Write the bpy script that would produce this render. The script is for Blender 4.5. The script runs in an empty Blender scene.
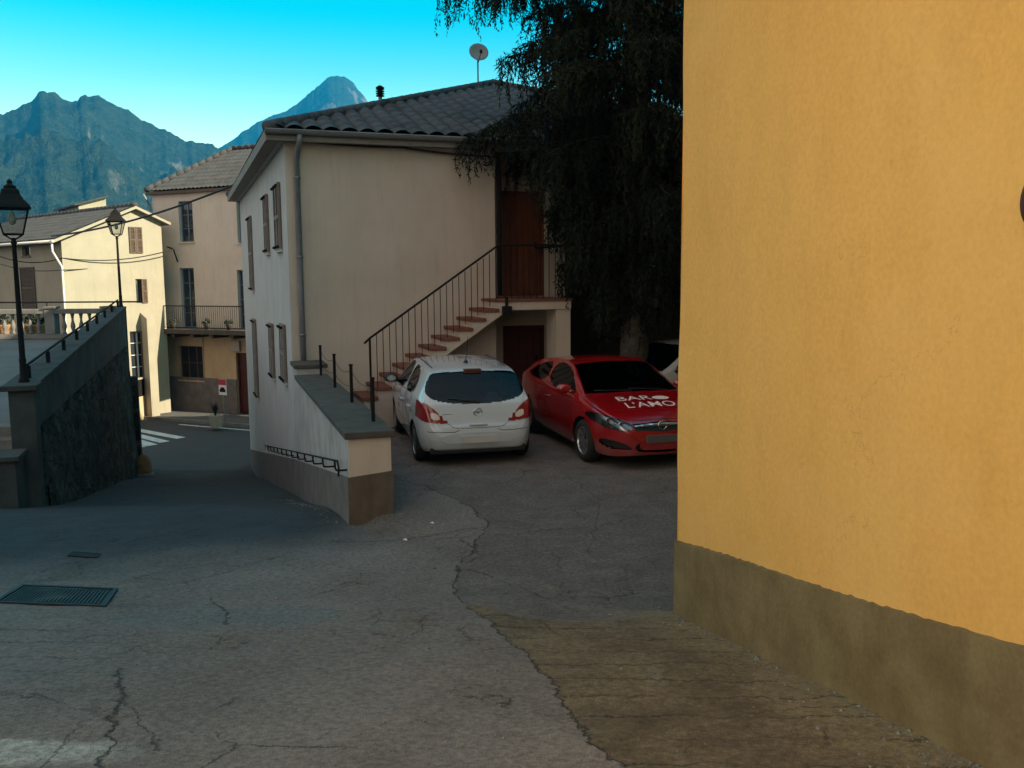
import bpy, bmesh, math, random
import numpy as np
from mathutils import Vector, Matrix
R = math.radians
random.seed(7)
rng = np.random.default_rng(11)
scene = bpy.context.scene
col = scene.collection

# ------------------------------------------------------------------ camera, sky, sun, exposure
CAM = Vector((0.0, 0.0, 2.65))
F_PX, PITCH, ROLL = 900.0, R(6.905), R(-0.47)
cam_data = bpy.data.cameras.new('camera')
cam_data.sensor_width = 36.0
cam_data.lens = F_PX / 1024 * 36
cam_data.clip_start = 0.05
cam_data.clip_end = 12000
cam = bpy.data.objects.new('camera', cam_data)
col.objects.link(cam)
CROT = Matrix.Rotation(math.pi / 2 - PITCH, 3, 'X') @ Matrix.Rotation(ROLL, 3, 'Z')
cam.matrix_world = Matrix.Translation(CAM) @ CROT.to_4x4()
scene.camera = cam

SUN_DIR = Vector((0.94, -0.34, 0)).normalized()
SUN_EL = R(28)
sun_vec = Vector((SUN_DIR.x * math.cos(SUN_EL), SUN_DIR.y * math.cos(SUN_EL), math.sin(SUN_EL)))
world = bpy.data.worlds.new('World')
scene.world = world
world.use_nodes = True
wn, wl = world.node_tree.nodes, world.node_tree.links
wn.clear()
w_out = wn.new('ShaderNodeOutputWorld')
w_bg = wn.new('ShaderNodeBackground')
w_sky = wn.new('ShaderNodeTexSky')
w_sky.sky_type = 'NISHITA'
w_sky.sun_disc = False
w_sky.sun_elevation = SUN_EL
w_sky.sun_rotation = math.atan2(SUN_DIR.x, SUN_DIR.y)
w_sky.altitude = 600
w_sky.air_density = 1.0
w_sky.dust_density = 0.6
w_sky.ozone_density = 1.0
# warm bright lobe added to the unseen sky behind the camera, as fill
w_tc = wn.new('ShaderNodeTexCoord')
w_dot = wn.new('ShaderNodeVectorMath'); w_dot.operation = 'DOT_PRODUCT'
w_dot.inputs[1].default_value = Vector((-0.62, -0.72, 0.32)).normalized()
w_map = wn.new('ShaderNodeMapRange'); w_map.interpolation_type = 'SMOOTHSTEP'
w_map.inputs['From Min'].default_value = -0.05
w_map.inputs['From Max'].default_value = 0.85
w_tint = wn.new('ShaderNodeMix'); w_tint.data_type = 'RGBA'; w_tint.blend_type = 'MULTIPLY'
w_tint.inputs['Factor'].default_value = 1.0
w_mix = wn.new('ShaderNodeMix'); w_mix.data_type = 'RGBA'
SKY_TINT = (0.003, 1.10, 0.90, 1)
HORIZON_TINT = (1.9, 1.9, 1.0, 1)
SKY_FILL = (4.4, 3.4, 2.75, 1)
w_tint.inputs['B'].default_value = SKY_TINT
w_mix.inputs['B'].default_value = SKY_FILL
w_sep = wn.new('ShaderNodeSeparateXYZ'); w_el = wn.new('ShaderNodeMapRange'); w_el.interpolation_type = 'SMOOTHSTEP'
w_el.inputs['From Min'].default_value = 0.09; w_el.inputs['From Max'].default_value = 0.27
w_tm = wn.new('ShaderNodeMix'); w_tm.data_type = 'RGBA'
w_tm.inputs['A'].default_value = HORIZON_TINT; w_tm.inputs['B'].default_value = SKY_TINT
wl.new(w_tc.outputs['Generated'], w_sep.inputs[0]); wl.new(w_sep.outputs[2], w_el.inputs['Value'])
wl.new(w_el.outputs[0], w_tm.inputs['Factor']); wl.new(w_tm.outputs['Result'], w_tint.inputs['B'])
wl.new(w_tc.outputs['Generated'], w_dot.inputs[0])
wl.new(w_dot.outputs['Value'], w_map.inputs['Value'])
wl.new(w_sky.outputs[0], w_tint.inputs['A'])
wl.new(w_tint.outputs['Result'], w_mix.inputs['A'])
wl.new(w_map.outputs[0], w_mix.inputs['Factor'])
wl.new(w_mix.outputs['Result'], w_bg.inputs['Color'])
w_bg.inputs['Strength'].default_value = 0.10
wl.new(w_bg.outputs[0], w_out.inputs['Surface'])

sun_data = bpy.data.lights.new('sun', 'SUN')
sun_data.energy = 5.0
sun_data.angle = R(0.55)
sun_data.color = (1.0, 0.86, 0.64)
sun = bpy.data.objects.new('sun', sun_data)
sun.rotation_euler = sun_vec.to_track_quat('Z', 'Y').to_euler()
sun.location = (30, -10, 40)
col.objects.link(sun)

scene.view_settings.view_transform = 'Standard'
scene.view_settings.look = 'None'
scene.view_settings.exposure = 1.5
scene.view_settings.gamma = 1.0
scene.view_settings.use_curve_mapping = False
scene.cycles.use_denoising = True
scene.cycles.max_bounces = 8
scene.cycles.volume_bounces = 1
scene.cycles.caustics_reflective = False
scene.cycles.caustics_refractive = False
scene.cycles.sample_clamp_indirect = 6.0

# ------------------------------------------------------------------ helpers: photo rays, scene tree, mesh collector
def ray(px, py):
    return CROT @ Vector((px - 512, 384 - py, -F_PX))
def at(px, py, Y):
    d = ray(px, py)
    return CAM + d * (Y / d.y)
def onz(px, py, z):
    d = ray(px, py)
    return CAM + d * ((z - CAM.z) / d.z)

def tag(o, label=None, cat=None, group=None, kind=None):
    if label: o['label'] = label
    if cat: o['category'] = cat
    if group: o['group'] = group
    if kind: o['kind'] = kind
    return o
def empty(name, loc=(0, 0, 0), rz=0.0, label=None, cat=None, group=None):
    o = bpy.data.objects.new(name, None)
    o.empty_display_size = 0.2
    o.location = loc
    o.rotation_euler = (0, 0, rz)
    col.objects.link(o)
    return tag(o, label, cat, group)
def kids(o):
    return [c for c in bpy.data.objects if c.parent == o]
def copy_tree(o, parent=None):
    c = o.copy()
    col.objects.link(c)
    if parent is not None:
        c.parent = parent
    for ch in kids(o):
        if ch is not c:
            copy_tree(ch, c)
    return c

class MB:
    """collects faces for one mesh object"""
    def __init__(s):
        s.v, s.f, s.m, s.sm = [], [], [], []
        s.mi = 0; s.smooth = False
    def face(s, pts):
        b = len(s.v)
        s.v.extend([tuple(p) for p in pts])
        s.f.append(tuple(range(b, b + len(pts)))); s.m.append(s.mi); s.sm.append(s.smooth)
    def mesh(s, vs, fs):
        b = len(s.v)
        s.v.extend([tuple(p) for p in vs])
        for f in fs:
            s.f.append(tuple(i + b for i in f)); s.m.append(s.mi); s.sm.append(s.smooth)
    def box(s, a, b, M=None, bev=0.0):
        (x0, y0, z0), (x1, y1, z1) = a, b
        if x0 > x1: x0, x1 = x1, x0
        if y0 > y1: y0, y1 = y1, y0
        if z0 > z1: z0, z1 = z1, z0
        if bev <= 0:
            vs = [Vector(p) for p in ((x0,y0,z0),(x1,y0,z0),(x1,y1,z0),(x0,y1,z0),(x0,y0,z1),(x1,y0,z1),(x1,y1,z1),(x0,y1,z1))]
            fs = [(0,3,2,1),(4,5,6,7),(0,1,5,4),(1,2,6,5),(2,3,7,6),(3,0,4,7)]
        else:
            bm = bmesh.new()
            bmesh.ops.create_cube(bm, size=1.0)
            for v in bm.verts:
                v.co = Vector(((x0+x1)/2 + v.co.x*(x1-x0), (y0+y1)/2 + v.co.y*(y1-y0), (z0+z1)/2 + v.co.z*(z1-z0)))
            bmesh.ops.bevel(bm, geom=bm.edges[:], offset=bev, segments=2, affect='EDGES', profile=0.6)
            bm.verts.index_update()
            vs = [v.co.copy() for v in bm.verts]
            fs = [tuple(v.index for v in f.verts) for f in bm.faces]
            bm.free()
        if M is not None: vs = [M @ p for p in vs]
        s.mesh(vs, fs)
    def prism(s, poly, ax, lo, hi):
        """poly: 2-D outline; ax: axis of extrusion"""
        def P(p, t):
            if ax == 'z': return (p[0], p[1], t)
            if ax == 'y': return (p[0], t, p[1])
            return (t, p[0], p[1])
        n = len(poly)
        area = sum(poly[i][0]*poly[(i+1)%n][1]-poly[(i+1)%n][0]*poly[i][1] for i in range(n))
        flip = (area < 0) != (ax == 'y')
        vs = [P(p, lo) for p in poly] + [P(p, hi) for p in poly]
        fs = [tuple(reversed(range(n))), tuple(range(n, 2*n))] + [(i, (i+1)%n, n+(i+1)%n, n+i) for i in range(n)]
        if flip: fs = [tuple(reversed(f)) for f in fs]
        s.mesh(vs, fs)
    def tube(s, path, r, n=8, cap=True):
        path = [Vector(p) for p in path]
        rr = r if isinstance(r, (list, tuple)) else [r]*len(path)
        vs, fs = [], []
        prev = None
        for i, p in enumerate(path):
            d = (path[min(i+1, len(path)-1)] - path[max(i-1, 0)])
            d = d.normalized() if d.length > 1e-9 else Vector((0,0,1))
            if prev is None:
                a = Vector((0,0,1)) if abs(d.z) < .9 else Vector((1,0,0))
                a = (a - d*a.dot(d)).normalized()
            else:
                a = prev - d*prev.dot(d)
                a = a.normalized() if a.length > 1e-6 else prev
            prev = a
            b = d.cross(a)
            for k in range(n):
                t = 2*math.pi*k/n
                vs.append(p + (a*math.cos(t) + b*math.sin(t))*rr[i])
        for i in range(len(path)-1):
            for k in range(n):
                k2 = (k+1) % n
                fs.append((i*n+k, i*n+k2, (i+1)*n+k2, (i+1)*n+k))
        if cap:
            fs.append(tuple(reversed(range(n))))
            fs.append(tuple(range((len(path)-1)*n, len(path)*n)))
        s.mesh(vs, fs)
    def lathe(s, prof, c=(0,0,0), n=16, M=None, cap=True):
        vs, fs = [], []
        for (r, z) in prof:
            for k in range(n):
                t = 2*math.pi*k/n
                p = Vector((c[0]+r*math.cos(t), c[1]+r*math.sin(t), c[2]+z))
                vs.append(M @ p if M is not None else p)
        for i in range(len(prof)-1):
            for k in range(n):
                k2 = (k+1) % n
                fs.append((i*n+k, i*n+k2, (i+1)*n+k2, (i+1)*n+k))
        if cap and prof[0][0] > 1e-5: fs.append(tuple(reversed(range(n))))
        if cap and prof[-1][0] > 1e-5: fs.append(tuple(range((len(prof)-1)*n, len(prof)*n)))
        s.mesh(vs, fs)
    def build(s, name, mats, parent=None, merge=False):
        me = bpy.data.meshes.new(name)
        me.from_pydata(s.v, [], s.f)
        for m in (mats if isinstance(mats, (list, tuple)) else [mats]):
            me.materials.append(m)
        me.polygons.foreach_set('material_index', s.m)
        me.polygons.foreach_set('use_smooth', s.sm)
        me.update()
        o = bpy.data.objects.new(name, me)
        col.objects.link(o)
        if parent is not None: o.parent = parent
        return o

def np_mesh(name, V, Fq, mats, parent=None, smooth=True, normals=None, mi=None):
    """mesh from numpy arrays of vertices and quads / triangles"""
    me = bpy.data.meshes.new(name)
    V = np.asarray(V, dtype=np.float32); Fq = np.asarray(Fq, dtype=np.int32)
    n, k = Fq.shape
    me.vertices.add(len(V)); me.vertices.foreach_set('co', V.ravel())
    me.loops.add(n*k); me.loops.foreach_set('vertex_index', Fq.ravel())
    me.polygons.add(n)
    me.polygons.foreach_set('loop_start', np.arange(n, dtype=np.int32)*k)
    me.polygons.foreach_set('loop_total', np.full(n, k, dtype=np.int32))
    for m in (mats if isinstance(mats, (list, tuple)) else [mats]): me.materials.append(m)
    me.polygons.foreach_set('use_smooth', np.full(n, smooth, dtype=bool))
    if mi is not None: me.polygons.foreach_set('material_index', np.asarray(mi, dtype=np.int32))
    me.update(calc_edges=True)
    me.validate()
    if normals is not None:
        me.normals_split_custom_set_from_vertices([tuple(q) for q in normals])
    o = bpy.data.objects.new(name, me)
    col.objects.link(o)
    if parent is not None: o.parent = parent
    return o

# ------------------------------------------------------------------ materials
class NT:
    def __init__(s, m):
        s.t = m.node_tree; s.n = s.t.nodes; s.l = s.t.links
    def new(s, typ, **kw):
        nd = s.n.new(typ)
        for k, v in kw.items():
            setattr(nd, k, v)
        return nd
    def put(s, sock, val):
        if hasattr(val, 'is_output') or isinstance(val, bpy.types.NodeSocket): s.l.new(val, sock)
        else: sock.default_value = val
    def math(s, op, a, b=None, c=None, clamp=False):
        nd = s.new('ShaderNodeMath', operation=op); nd.use_clamp = clamp
        s.put(nd.inputs[0], a)
        if b is not None: s.put(nd.inputs[1], b)
        if c is not None: s.put(nd.inputs[2], c)
        return nd.outputs[0]
    def noise(s, vec, scale, detail=4, rough=.55, out=0):
        nd = s.new('ShaderNodeTexNoise')
        nd.inputs['Scale'].default_value = scale; nd.inputs['Detail'].default_value = detail; nd.inputs['Roughness'].default_value = rough
        if vec is not None: s.l.new(vec, nd.inputs['Vector'])
        return nd.outputs[out]
    def mapr(s, v, a, b, c=0., d=1., smooth=False):
        nd = s.new('ShaderNodeMapRange')
        if smooth: nd.interpolation_type = 'SMOOTHSTEP'
        s.put(nd.inputs['Value'], v)
        for k, x in zip(('From Min', 'From Max', 'To Min', 'To Max'), (a, b, c, d)): s.put(nd.inputs[k], x)
        return nd.outputs[0]
    def mix(s, fac, a, b, blend='MIX'):
        nd = s.new('ShaderNodeMix', data_type='RGBA', blend_type=blend)
        s.put(nd.inputs['Factor'], fac); s.put(nd.inputs['A'], a); s.put(nd.inputs['B'], b)
        return nd.outputs['Result']
    def scale(s, vec, sc):
        nd = s.new('ShaderNodeVectorMath', operation='MULTIPLY')
        s.l.new(vec, nd.inputs[0]); nd.inputs[1].default_value = sc
        return nd.outputs[0]
    def sep(s, vec):
        nd = s.new('ShaderNodeSeparateXYZ'); s.l.new(vec, nd.inputs[0]); return nd.outputs
    def bump(s, h, strength=.3, dist=.02):
        nd = s.new('ShaderNodeBump')
        nd.inputs['Strength'].default_value = strength; nd.inputs['Distance'].default_value = dist
        s.l.new(h, nd.inputs['Height'])
        return nd.outputs[0]

def c4(c, k=1.0): return (c[0]*k, c[1]*k, c[2]*k, 1)
def new_mat(name):
    m = bpy.data.materials.new(name); m.use_nodes = True
    t = NT(m); b = t.n['Principled BSDF']
    return m, t, b

def rough_mat(name, c, c2=None, scale=6, rough=.85, bump=.25, bdist=.01, streak=0.0, fine=60, metal=0.0, spec=.35, var=.18):
    """mottled surface: two colours, broad and fine noise, optional run-down streaks"""
    m, t, b = new_mat(name)
    tc = t.new('ShaderNodeTexCoord').outputs['Object']
    n1 = t.noise(tc, scale, 6, .6)
    n2 = t.noise(tc, fine, 3, .6)
    c2 = c2 or tuple(x*(1-1.6*var) for x in c)
    base = t.mix(t.mapr(n1, .35, .68), c4(c), c4(c2))
    base = t.mix(1.0, base, t.mix(n2, c4((1-var,)*3), c4((1+var,)*3)), 'MULTIPLY')
    if streak > 0:
        s1 = t.noise(t.scale(tc, (3.2, 3.2, .35)), 2.2, 5, .65)
        base = t.mix(t.mapr(s1, .52, .75, 0, streak), base, c4(c, .42))
    t.l.new(base, b.inputs['Base Color'])
    b.inputs['Roughness'].default_value = rough
    b.inputs['Metallic'].default_value = metal
    b.inputs['Specular IOR Level'].default_value = spec
    if bump > 0:
        h = t.math('ADD', t.math('MULTIPLY', n1, .6), t.math('MULTIPLY', n2, .4))
        t.l.new(t.bump(h, bump, bdist), b.inputs['Normal'])
    return m

M = {}
M['beige'] = rough_mat('beige_render', (.55,.46,.385), (.48,.395,.33), 1.0, .9, .2, .006, .22, 90, var=.05)
M['beige_skylit'] = rough_mat('beige_render_skylit', (.49,.49,.48), (.42,.42,.41), 1.4, .9, .2, .006, .08, 90, var=.06)  # beige render with the cool sky light of the lane side in its colour
M['stained_skylit'] = rough_mat('stained_skylit_render', (.45,.445,.43), (.32,.31,.295), 2.2, .92, .3, .008, .45, 70, var=.08)  # stain streaks over a grey base that holds the lane side's cool sky light
M['bouncewall'] = rough_mat('bounce_house_render', (.85,.76,.68), (.81,.72,.64), 1.1, .9, .2, .006, .15, 60, var=.04)  # for the added house that bounces sunlight
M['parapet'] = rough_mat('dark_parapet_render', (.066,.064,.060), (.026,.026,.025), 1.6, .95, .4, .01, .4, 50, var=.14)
M['greyplinth'] = rough_mat('grey_cement_plinth', (.17,.15,.14), (.11,.10,.09), 3.0, .95, .4, .01, .5, 60, var=.12)
M['endplinth'] = rough_mat('grey_brown_cement', (.14,.11,.085), (.085,.064,.048), 2.2, .95, .45, .012, .5, 55, var=.14)
M['brownplinth'] = rough_mat('brown_cement_plinth', (.185,.135,.066), (.125,.086,.038), 3.4, .95, .55, .012, .35, 42, var=.26)
M['coping'] = rough_mat('dark_slate_coping', (.085,.072,.060), (.050,.044,.038), 5, .9, .4, .008, 0, 60, var=.15)
M['iron'] = rough_mat('black_iron', (.010,.010,.011), (.016,.012,.011), 20, .8, .15, .002, 0, 120, spec=.12)
M['zinc'] = rough_mat('grey_zinc', (.20,.21,.22), (.15,.16,.17), 5, .5, .1, .002, 0, 80, metal=.3)
M['terracotta'] = rough_mat('terracotta_tread', (.20,.075,.045), (.13,.05,.035), 9, .8, .3, .004, 0, 70)
M['brownwood'] = rough_mat('red_brown_door_wood', (.17,.050,.018), (.11,.032,.012), 3, .55, .25, .004, .3, 60)
M['redwood'] = rough_mat('dark_red_door_wood', (.085,.018,.011), (.05,.012,.008), 3, .6, .25, .004, .2, 60)
M['shutter'] = rough_mat('brown_shutter_paint', (.11,.075,.05), (.075,.05,.035), 6, .7, .2, .003, 0, 60)
M['greyshutter'] = rough_mat('grey_shutter_paint', (.22,.19,.17), (.16,.14,.125), 6, .7, .2, .003, 0, 60)
M['blueframe'] = rough_mat('weathered_blue_frame', (.15,.20,.25), (.10,.135,.17), 6, .6, .2, .003, 0, 60)
M['whiteframe'] = rough_mat('white_window_frame', (.62,.60,.56), None, 8, .6, .1, .002, 0, 60, var=.06)
M['stone'] = rough_mat('old_rubble_stone', (.030,.027,.022), (.006,.006,.005), 2.4, .95, .9, .05, .6, 25, var=.25)
M['concrete'] = rough_mat('weathered_concrete', (.20,.19,.175), (.12,.115,.105), 2.5, .95, .4, .01, .35, 50, var=.12)
M['terrace'] = rough_mat('terrace_concrete', (.15,.145,.14), (.11,.105,.10), 1.2, .95, .3, .008, 0, 40, var=.1)
M['gold'] = rough_mat('sunlit_pale_render', (.33,.30,.225), (.285,.26,.195), 1.1, .9, .2, .006, .25, 60, var=.07)
M['housewall'] = rough_mat('pinkish_render', (.60,.52,.44), (.53,.455,.385), 1.1, .9, .2, .006, .3, 60, var=.07)
M['lowerwall'] = rough_mat('ochre_render', (.52,.38,.23), (.42,.31,.19), 1.1, .9, .2, .006, .3, 60, var=.08)
M['shadewall'] = rough_mat('shade_dark_masonry', (.05,.038,.028), (.03,.024,.018), 2.0, .95, .5, .02, .4, 30, var=.2)  # near-black tone stands in for the deep shade behind the tree
M['asphalt'] = rough_mat('street_asphalt', (.05,.05,.052), (.04,.04,.042), 1.5, .85, .4, .006, 0, 90, var=.15)
M['pave'] = rough_mat('pavement_slabs', (.10,.095,.09), (.075,.072,.068), 2.5, .9, .3, .006, 0, 60, var=.12)
M['paintwhite'] = rough_mat('worn_road_paint', (.62,.62,.60), (.40,.40,.39), 5, .7, .2, .003, 0, 30, var=.12)
M['grate'] = rough_mat('cast_iron_cover', (.022,.022,.024), (.035,.03,.027), 12, .6, .3, .004, 0, 80, metal=.4)
M['rubber'] = rough_mat('tyre_rubber', (.012,.012,.012), (.02,.02,.02), 15, .85, .2, .003, 0, 90)
M['blackplastic'] = rough_mat('black_plastic', (.014,.014,.015), (.02,.02,.02), 20, .5, .05, .001, 0, 120, spec=.4)
M['grey'] = rough_mat('grey_plastic_plate', (.10,.085,.085), None, 9, .6, .05, .001, 0, 50, var=.05)
M['paleplate'] = rough_mat('pale_plate', (.46,.45,.43), None, 9, .6, .05, .001, 0, 50, var=.05)
M['dish'] = rough_mat('dish_grey', (.20,.22,.22), None, 5, .6, .1, .002, 0, 50, var=.05)
M['pot'] = rough_mat('planter_stone', (.42,.36,.27), (.33,.28,.21), 5, .9, .3, .005, .2, 50, var=.1)
M['potclay'] = rough_mat('clay_pot', (.42,.22,.08), (.33,.17,.06), 5, .9, .3, .005, .2, 50, var=.1)
M['leaf'] = rough_mat('dark_leaf', (.022,.035,.018), (.012,.02,.012), 7, .6, 0, 0, 0, 40, var=.25)
M['yellow'] = rough_mat('worn_yellow_paint', (.20,.12,.04), (.11,.075,.035), 6, .8, .3, .005, .2, 50, var=.12)
M['red'] = rough_mat('sign_red', (.42,.03,.04), None, 6, .5, .05, .001, 0, 50, var=.05)
M['white'] = rough_mat('sign_white', (.70,.70,.70), None, 6, .5, .05, .001, 0, 50, var=.05)
M['hoodwhite'] = rough_mat('lettering_white', (.72,.64,.62), None, 6, .45, 0, 0, 0, 50, var=.04)
M['box'] = rough_mat('meter_box_grey', (.40,.36,.31), None, 6, .7, .1, .002, 0, 50, var=.06)
M['cable'] = rough_mat('black_cable', (.012,.012,.013), None, 20, .6, 0, 0, 0, 90)
M['needles'] = rough_mat('conifer_needles', (.005,.007,.004), (.017,.021,.009), .9, .75, 0, 0, 0, 8, spec=.15, var=.3)
M['bark'] = rough_mat('conifer_bark', (.075,.06,.048), (.03,.025,.02), 8, .95, .8, .02, .4, 40, var=.25)
M['paper'] = rough_mat('paper_scrap', (.75,.75,.74), None, 9, .8, .1, .002, 0, 50, var=.05)
M['seat'] = rough_mat('seat_fabric', (.02,.02,.022), None, 9, .9, .1, .002, 0, 50)
M['cap'] = rough_mat('pale_cloth_cap', (.55,.53,.48), None, 12, .9, .2, .003, 0, 60, var=.08)

def glass_mat(name, c=(.02,.025,.03), rough=.04):
    m, t, b = new_mat(name)
    tc = t.new('ShaderNodeTexCoord').outputs['Object']
    n = t.noise(tc, 3.0, 3)
    t.l.new(t.mix(n, c4(c, .7), c4(c, 1.5)), b.inputs['Base Color'])
    b.inputs['Roughness'].default_value = rough
    b.inputs['Specular IOR Level'].default_value = .7
    t.l.new(t.bump(n, .02, .01), b.inputs['Normal'])
    return m
M['pane'] = glass_mat('window_pane')
M['lampglass'] = None
def tinted(name, tint, amount=.75):
    m, t, b = new_mat(name)
    t.n.remove(b)
    out = t.n['Material Output']
    tr = t.new('ShaderNodeBsdfTransparent'); gl = t.new('ShaderNodeBsdfGlossy')
    tcn = t.new('ShaderNodeTexCoord').outputs['Object']
    t.l.new(t.mix(t.noise(tcn, 2.5, 3), c4(tint, .85), c4(tint, 1.1)), tr.inputs['Color'])
    gl.inputs['Roughness'].default_value = .02; gl.inputs['Color'].default_value = (.55,.56,.6,1)
    fr = t.new('ShaderNodeFresnel'); fr.inputs['IOR'].default_value = 1.5
    mx = t.new('ShaderNodeMixShader')
    t.l.new(fr.outputs[0], mx.inputs[0]); t.l.new(tr.outputs[0], mx.inputs[1]); t.l.new(gl.outputs[0], mx.inputs[2])
    t.l.new(mx.outputs[0], out.inputs['Surface'])
    return m
M['carglass'] = tinted('tinted_car_glass', (.16,.18,.24))
M['lampglass'] = tinted('lantern_glass', (.80,.82,.82))
M['clearlens'] = tinted('clear_lens', (.75,.75,.75))
def paint(name, c, rough=.22, coat=1.0, metal=0.0):
    m, t, b = new_mat(name)
    tc = t.new('ShaderNodeTexCoord').outputs['Object']
    n = t.noise(tc, 1.7, 5); f = t.noise(tc, 240, 2)
    base = t.mix(t.mapr(n, .3, .75), c4(c), c4(c, .90))
    t.l.new(base, b.inputs['Base Color'])
    # a little road dust low on the panels
    z = t.sep(tc)[2]
    dust = t.math('MULTIPLY', t.mapr(z, .2, .55, 1, 0), t.mapr(n, .3, .7))
    t.l.new(t.mix(t.math('MULTIPLY', dust, .45), base, (.16,.14,.12,1)), b.inputs['Base Color'])
    t.l.new(t.math('ADD', t.math('MULTIPLY', n, .12), rough-.04), b.inputs['Roughness'])
    b.inputs['Coat Weight'].default_value = coat; b.inputs['Coat Roughness'].default_value = .06
    b.inputs['Metallic'].default_value = metal
    t.l.new(t.bump(f, .012, .001), b.inputs['Normal'])
    return m
M['carwhite'] = paint('white_car_paint', (.50,.53,.57), .20)
M['carred'] = paint('red_car_paint', (.27,.003,.005), .18)
M['vanwhite'] = paint('grey_white_car_paint', (.36,.36,.36), .35)
M['chrome'] = rough_mat('chrome_trim', (.62,.65,.70), None, 9, .16, 0, 0, 0, 60, metal=1.0, var=.05)
M['alloy'] = rough_mat('alloy_rim', (.55,.55,.57), (.40,.40,.42), 9, .3, .03, .001, 0, 60, metal=.9, var=.06)
M['taillight'] = paint('red_lamp_lens', (.22,.008,.012), .1)
M['lampwhite'] = paint('clear_reflector', (.62,.55,.52), .12)
M['reflector'] = rough_mat('headlamp_reflector', (.45,.46,.48), (.12,.12,.13), 7, .15, .3, .02, 0, 40, metal=.9)

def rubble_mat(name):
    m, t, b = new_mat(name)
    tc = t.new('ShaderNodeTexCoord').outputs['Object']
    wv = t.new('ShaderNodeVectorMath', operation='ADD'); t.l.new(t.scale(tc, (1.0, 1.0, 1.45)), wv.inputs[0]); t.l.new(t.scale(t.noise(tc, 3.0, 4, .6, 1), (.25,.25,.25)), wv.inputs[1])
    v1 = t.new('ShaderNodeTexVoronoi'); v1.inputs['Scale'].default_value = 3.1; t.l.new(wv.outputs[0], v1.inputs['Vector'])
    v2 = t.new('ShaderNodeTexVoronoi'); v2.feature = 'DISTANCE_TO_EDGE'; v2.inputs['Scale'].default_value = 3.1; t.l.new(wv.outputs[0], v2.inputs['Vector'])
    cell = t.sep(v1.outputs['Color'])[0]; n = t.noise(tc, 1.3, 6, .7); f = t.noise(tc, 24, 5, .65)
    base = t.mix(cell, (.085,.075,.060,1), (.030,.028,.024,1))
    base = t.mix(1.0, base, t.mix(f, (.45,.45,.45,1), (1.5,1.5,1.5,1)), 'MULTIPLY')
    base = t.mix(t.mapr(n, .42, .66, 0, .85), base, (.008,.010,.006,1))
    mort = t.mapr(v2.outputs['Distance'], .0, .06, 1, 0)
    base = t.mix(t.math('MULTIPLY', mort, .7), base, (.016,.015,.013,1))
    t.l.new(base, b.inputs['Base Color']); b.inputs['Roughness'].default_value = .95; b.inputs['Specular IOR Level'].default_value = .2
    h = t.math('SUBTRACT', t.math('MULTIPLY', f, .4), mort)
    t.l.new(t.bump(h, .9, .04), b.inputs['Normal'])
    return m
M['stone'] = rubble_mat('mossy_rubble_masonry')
def tile_mat(name, c, c2, c3):
    m, t, b = new_mat(name)
    tc = t.new('ShaderNodeTexCoord').outputs['Object']
    vor = t.new('ShaderNodeTexVoronoi'); vor.inputs['Scale'].default_value = 3.4
    t.l.new(tc, vor.inputs['Vector'])
    v = t.sep(vor.outputs['Color'])[0]
    n = t.noise(tc, 1.1, 6, .65); f = t.noise(tc, 38, 4, .6)
    base = t.mix(v, c4(c), c4(c2))
    base = t.mix(t.mapr(n, .45, .7), base, c4(c3))
    base = t.mix(1.0, base, t.mix(f, (.72,.72,.72,1), (1.25,1.25,1.25,1)), 'MULTIPLY')
    t.l.new(base, b.inputs['Base Color']); b.inputs['Roughness'].default_value = .9
    t.l.new(t.bump(f, .4, .008), b.inputs['Normal'])
    return m
M['tiles'] = tile_mat('weathered_clay_tiles', (.068,.064,.066), (.032,.032,.035), (.062,.069,.076))
M['tilesfar'] = tile_mat('old_clay_tiles', (.058,.052,.048), (.034,.032,.031), (.050,.053,.056))
# ------------------------------------------------------------------ the ground
TH = R(20.0)
U = Vector((math.cos(TH), math.sin(TH), 0)); Vd = Vector((-math.sin(TH), math.cos(TH), 0))
PA = Vector((-1.80, 9.72, 0))                 # near alley-side corner of the low wall
STREET_Z = -3.35
ZA = np.array([(-60,4.9),(-30,4.3),(-12,2.75),(-5,1.85),(0,1.15),(3.6,.60),(6.8,.17),(9.2,-.04),(10.4,-.17),(14.6,-1.05),(20,-2.05),(23.6,-2.70),(26.0,-3.18),(28.0,-3.35),(60,-3.35)])
ZP = np.array([(-60,4.9),(-30,4.3),(-12,2.75),(-5,1.9),(0,1.22),(3.65,.60),(6.75,.06),(7.25,.0),(9,-.0),(13,0),(18,-.08),(60,-.10)])
def pchip(xk, yk, x):
    xk = np.asarray(xk, float); yk = np.asarray(yk, float); x = np.asarray(x, float)
    h = np.diff(xk); d = np.diff(yk)/h
    m = np.zeros_like(xk)
    for i in range(1, len(xk)-1):
        if d[i-1]*d[i] > 0:
            w1, w2 = 2*h[i]+h[i-1], h[i]+2*h[i-1]
            m[i] = (w1+w2)/(w1/d[i-1]+w2/d[i])
    m[0], m[-1] = d[0], d[-1]
    xc = np.clip(x, xk[0], xk[-1])
    i = np.clip(np.searchsorted(xk, xc, side='right')-1, 0, len(h)-1)
    t = (xc-xk[i])/h[i]
    return (yk[i]*(1+2*t)*(1-t)**2 + m[i]*h[i]*t*(1-t)**2 + yk[i+1]*t*t*(3-2*t) - m[i+1]*h[i]*t*t*(1-t))
def sstep(a, b, x):
    t = np.clip((x-a)/(b-a), 0, 1); return t*t*(3-2*t)
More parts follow.
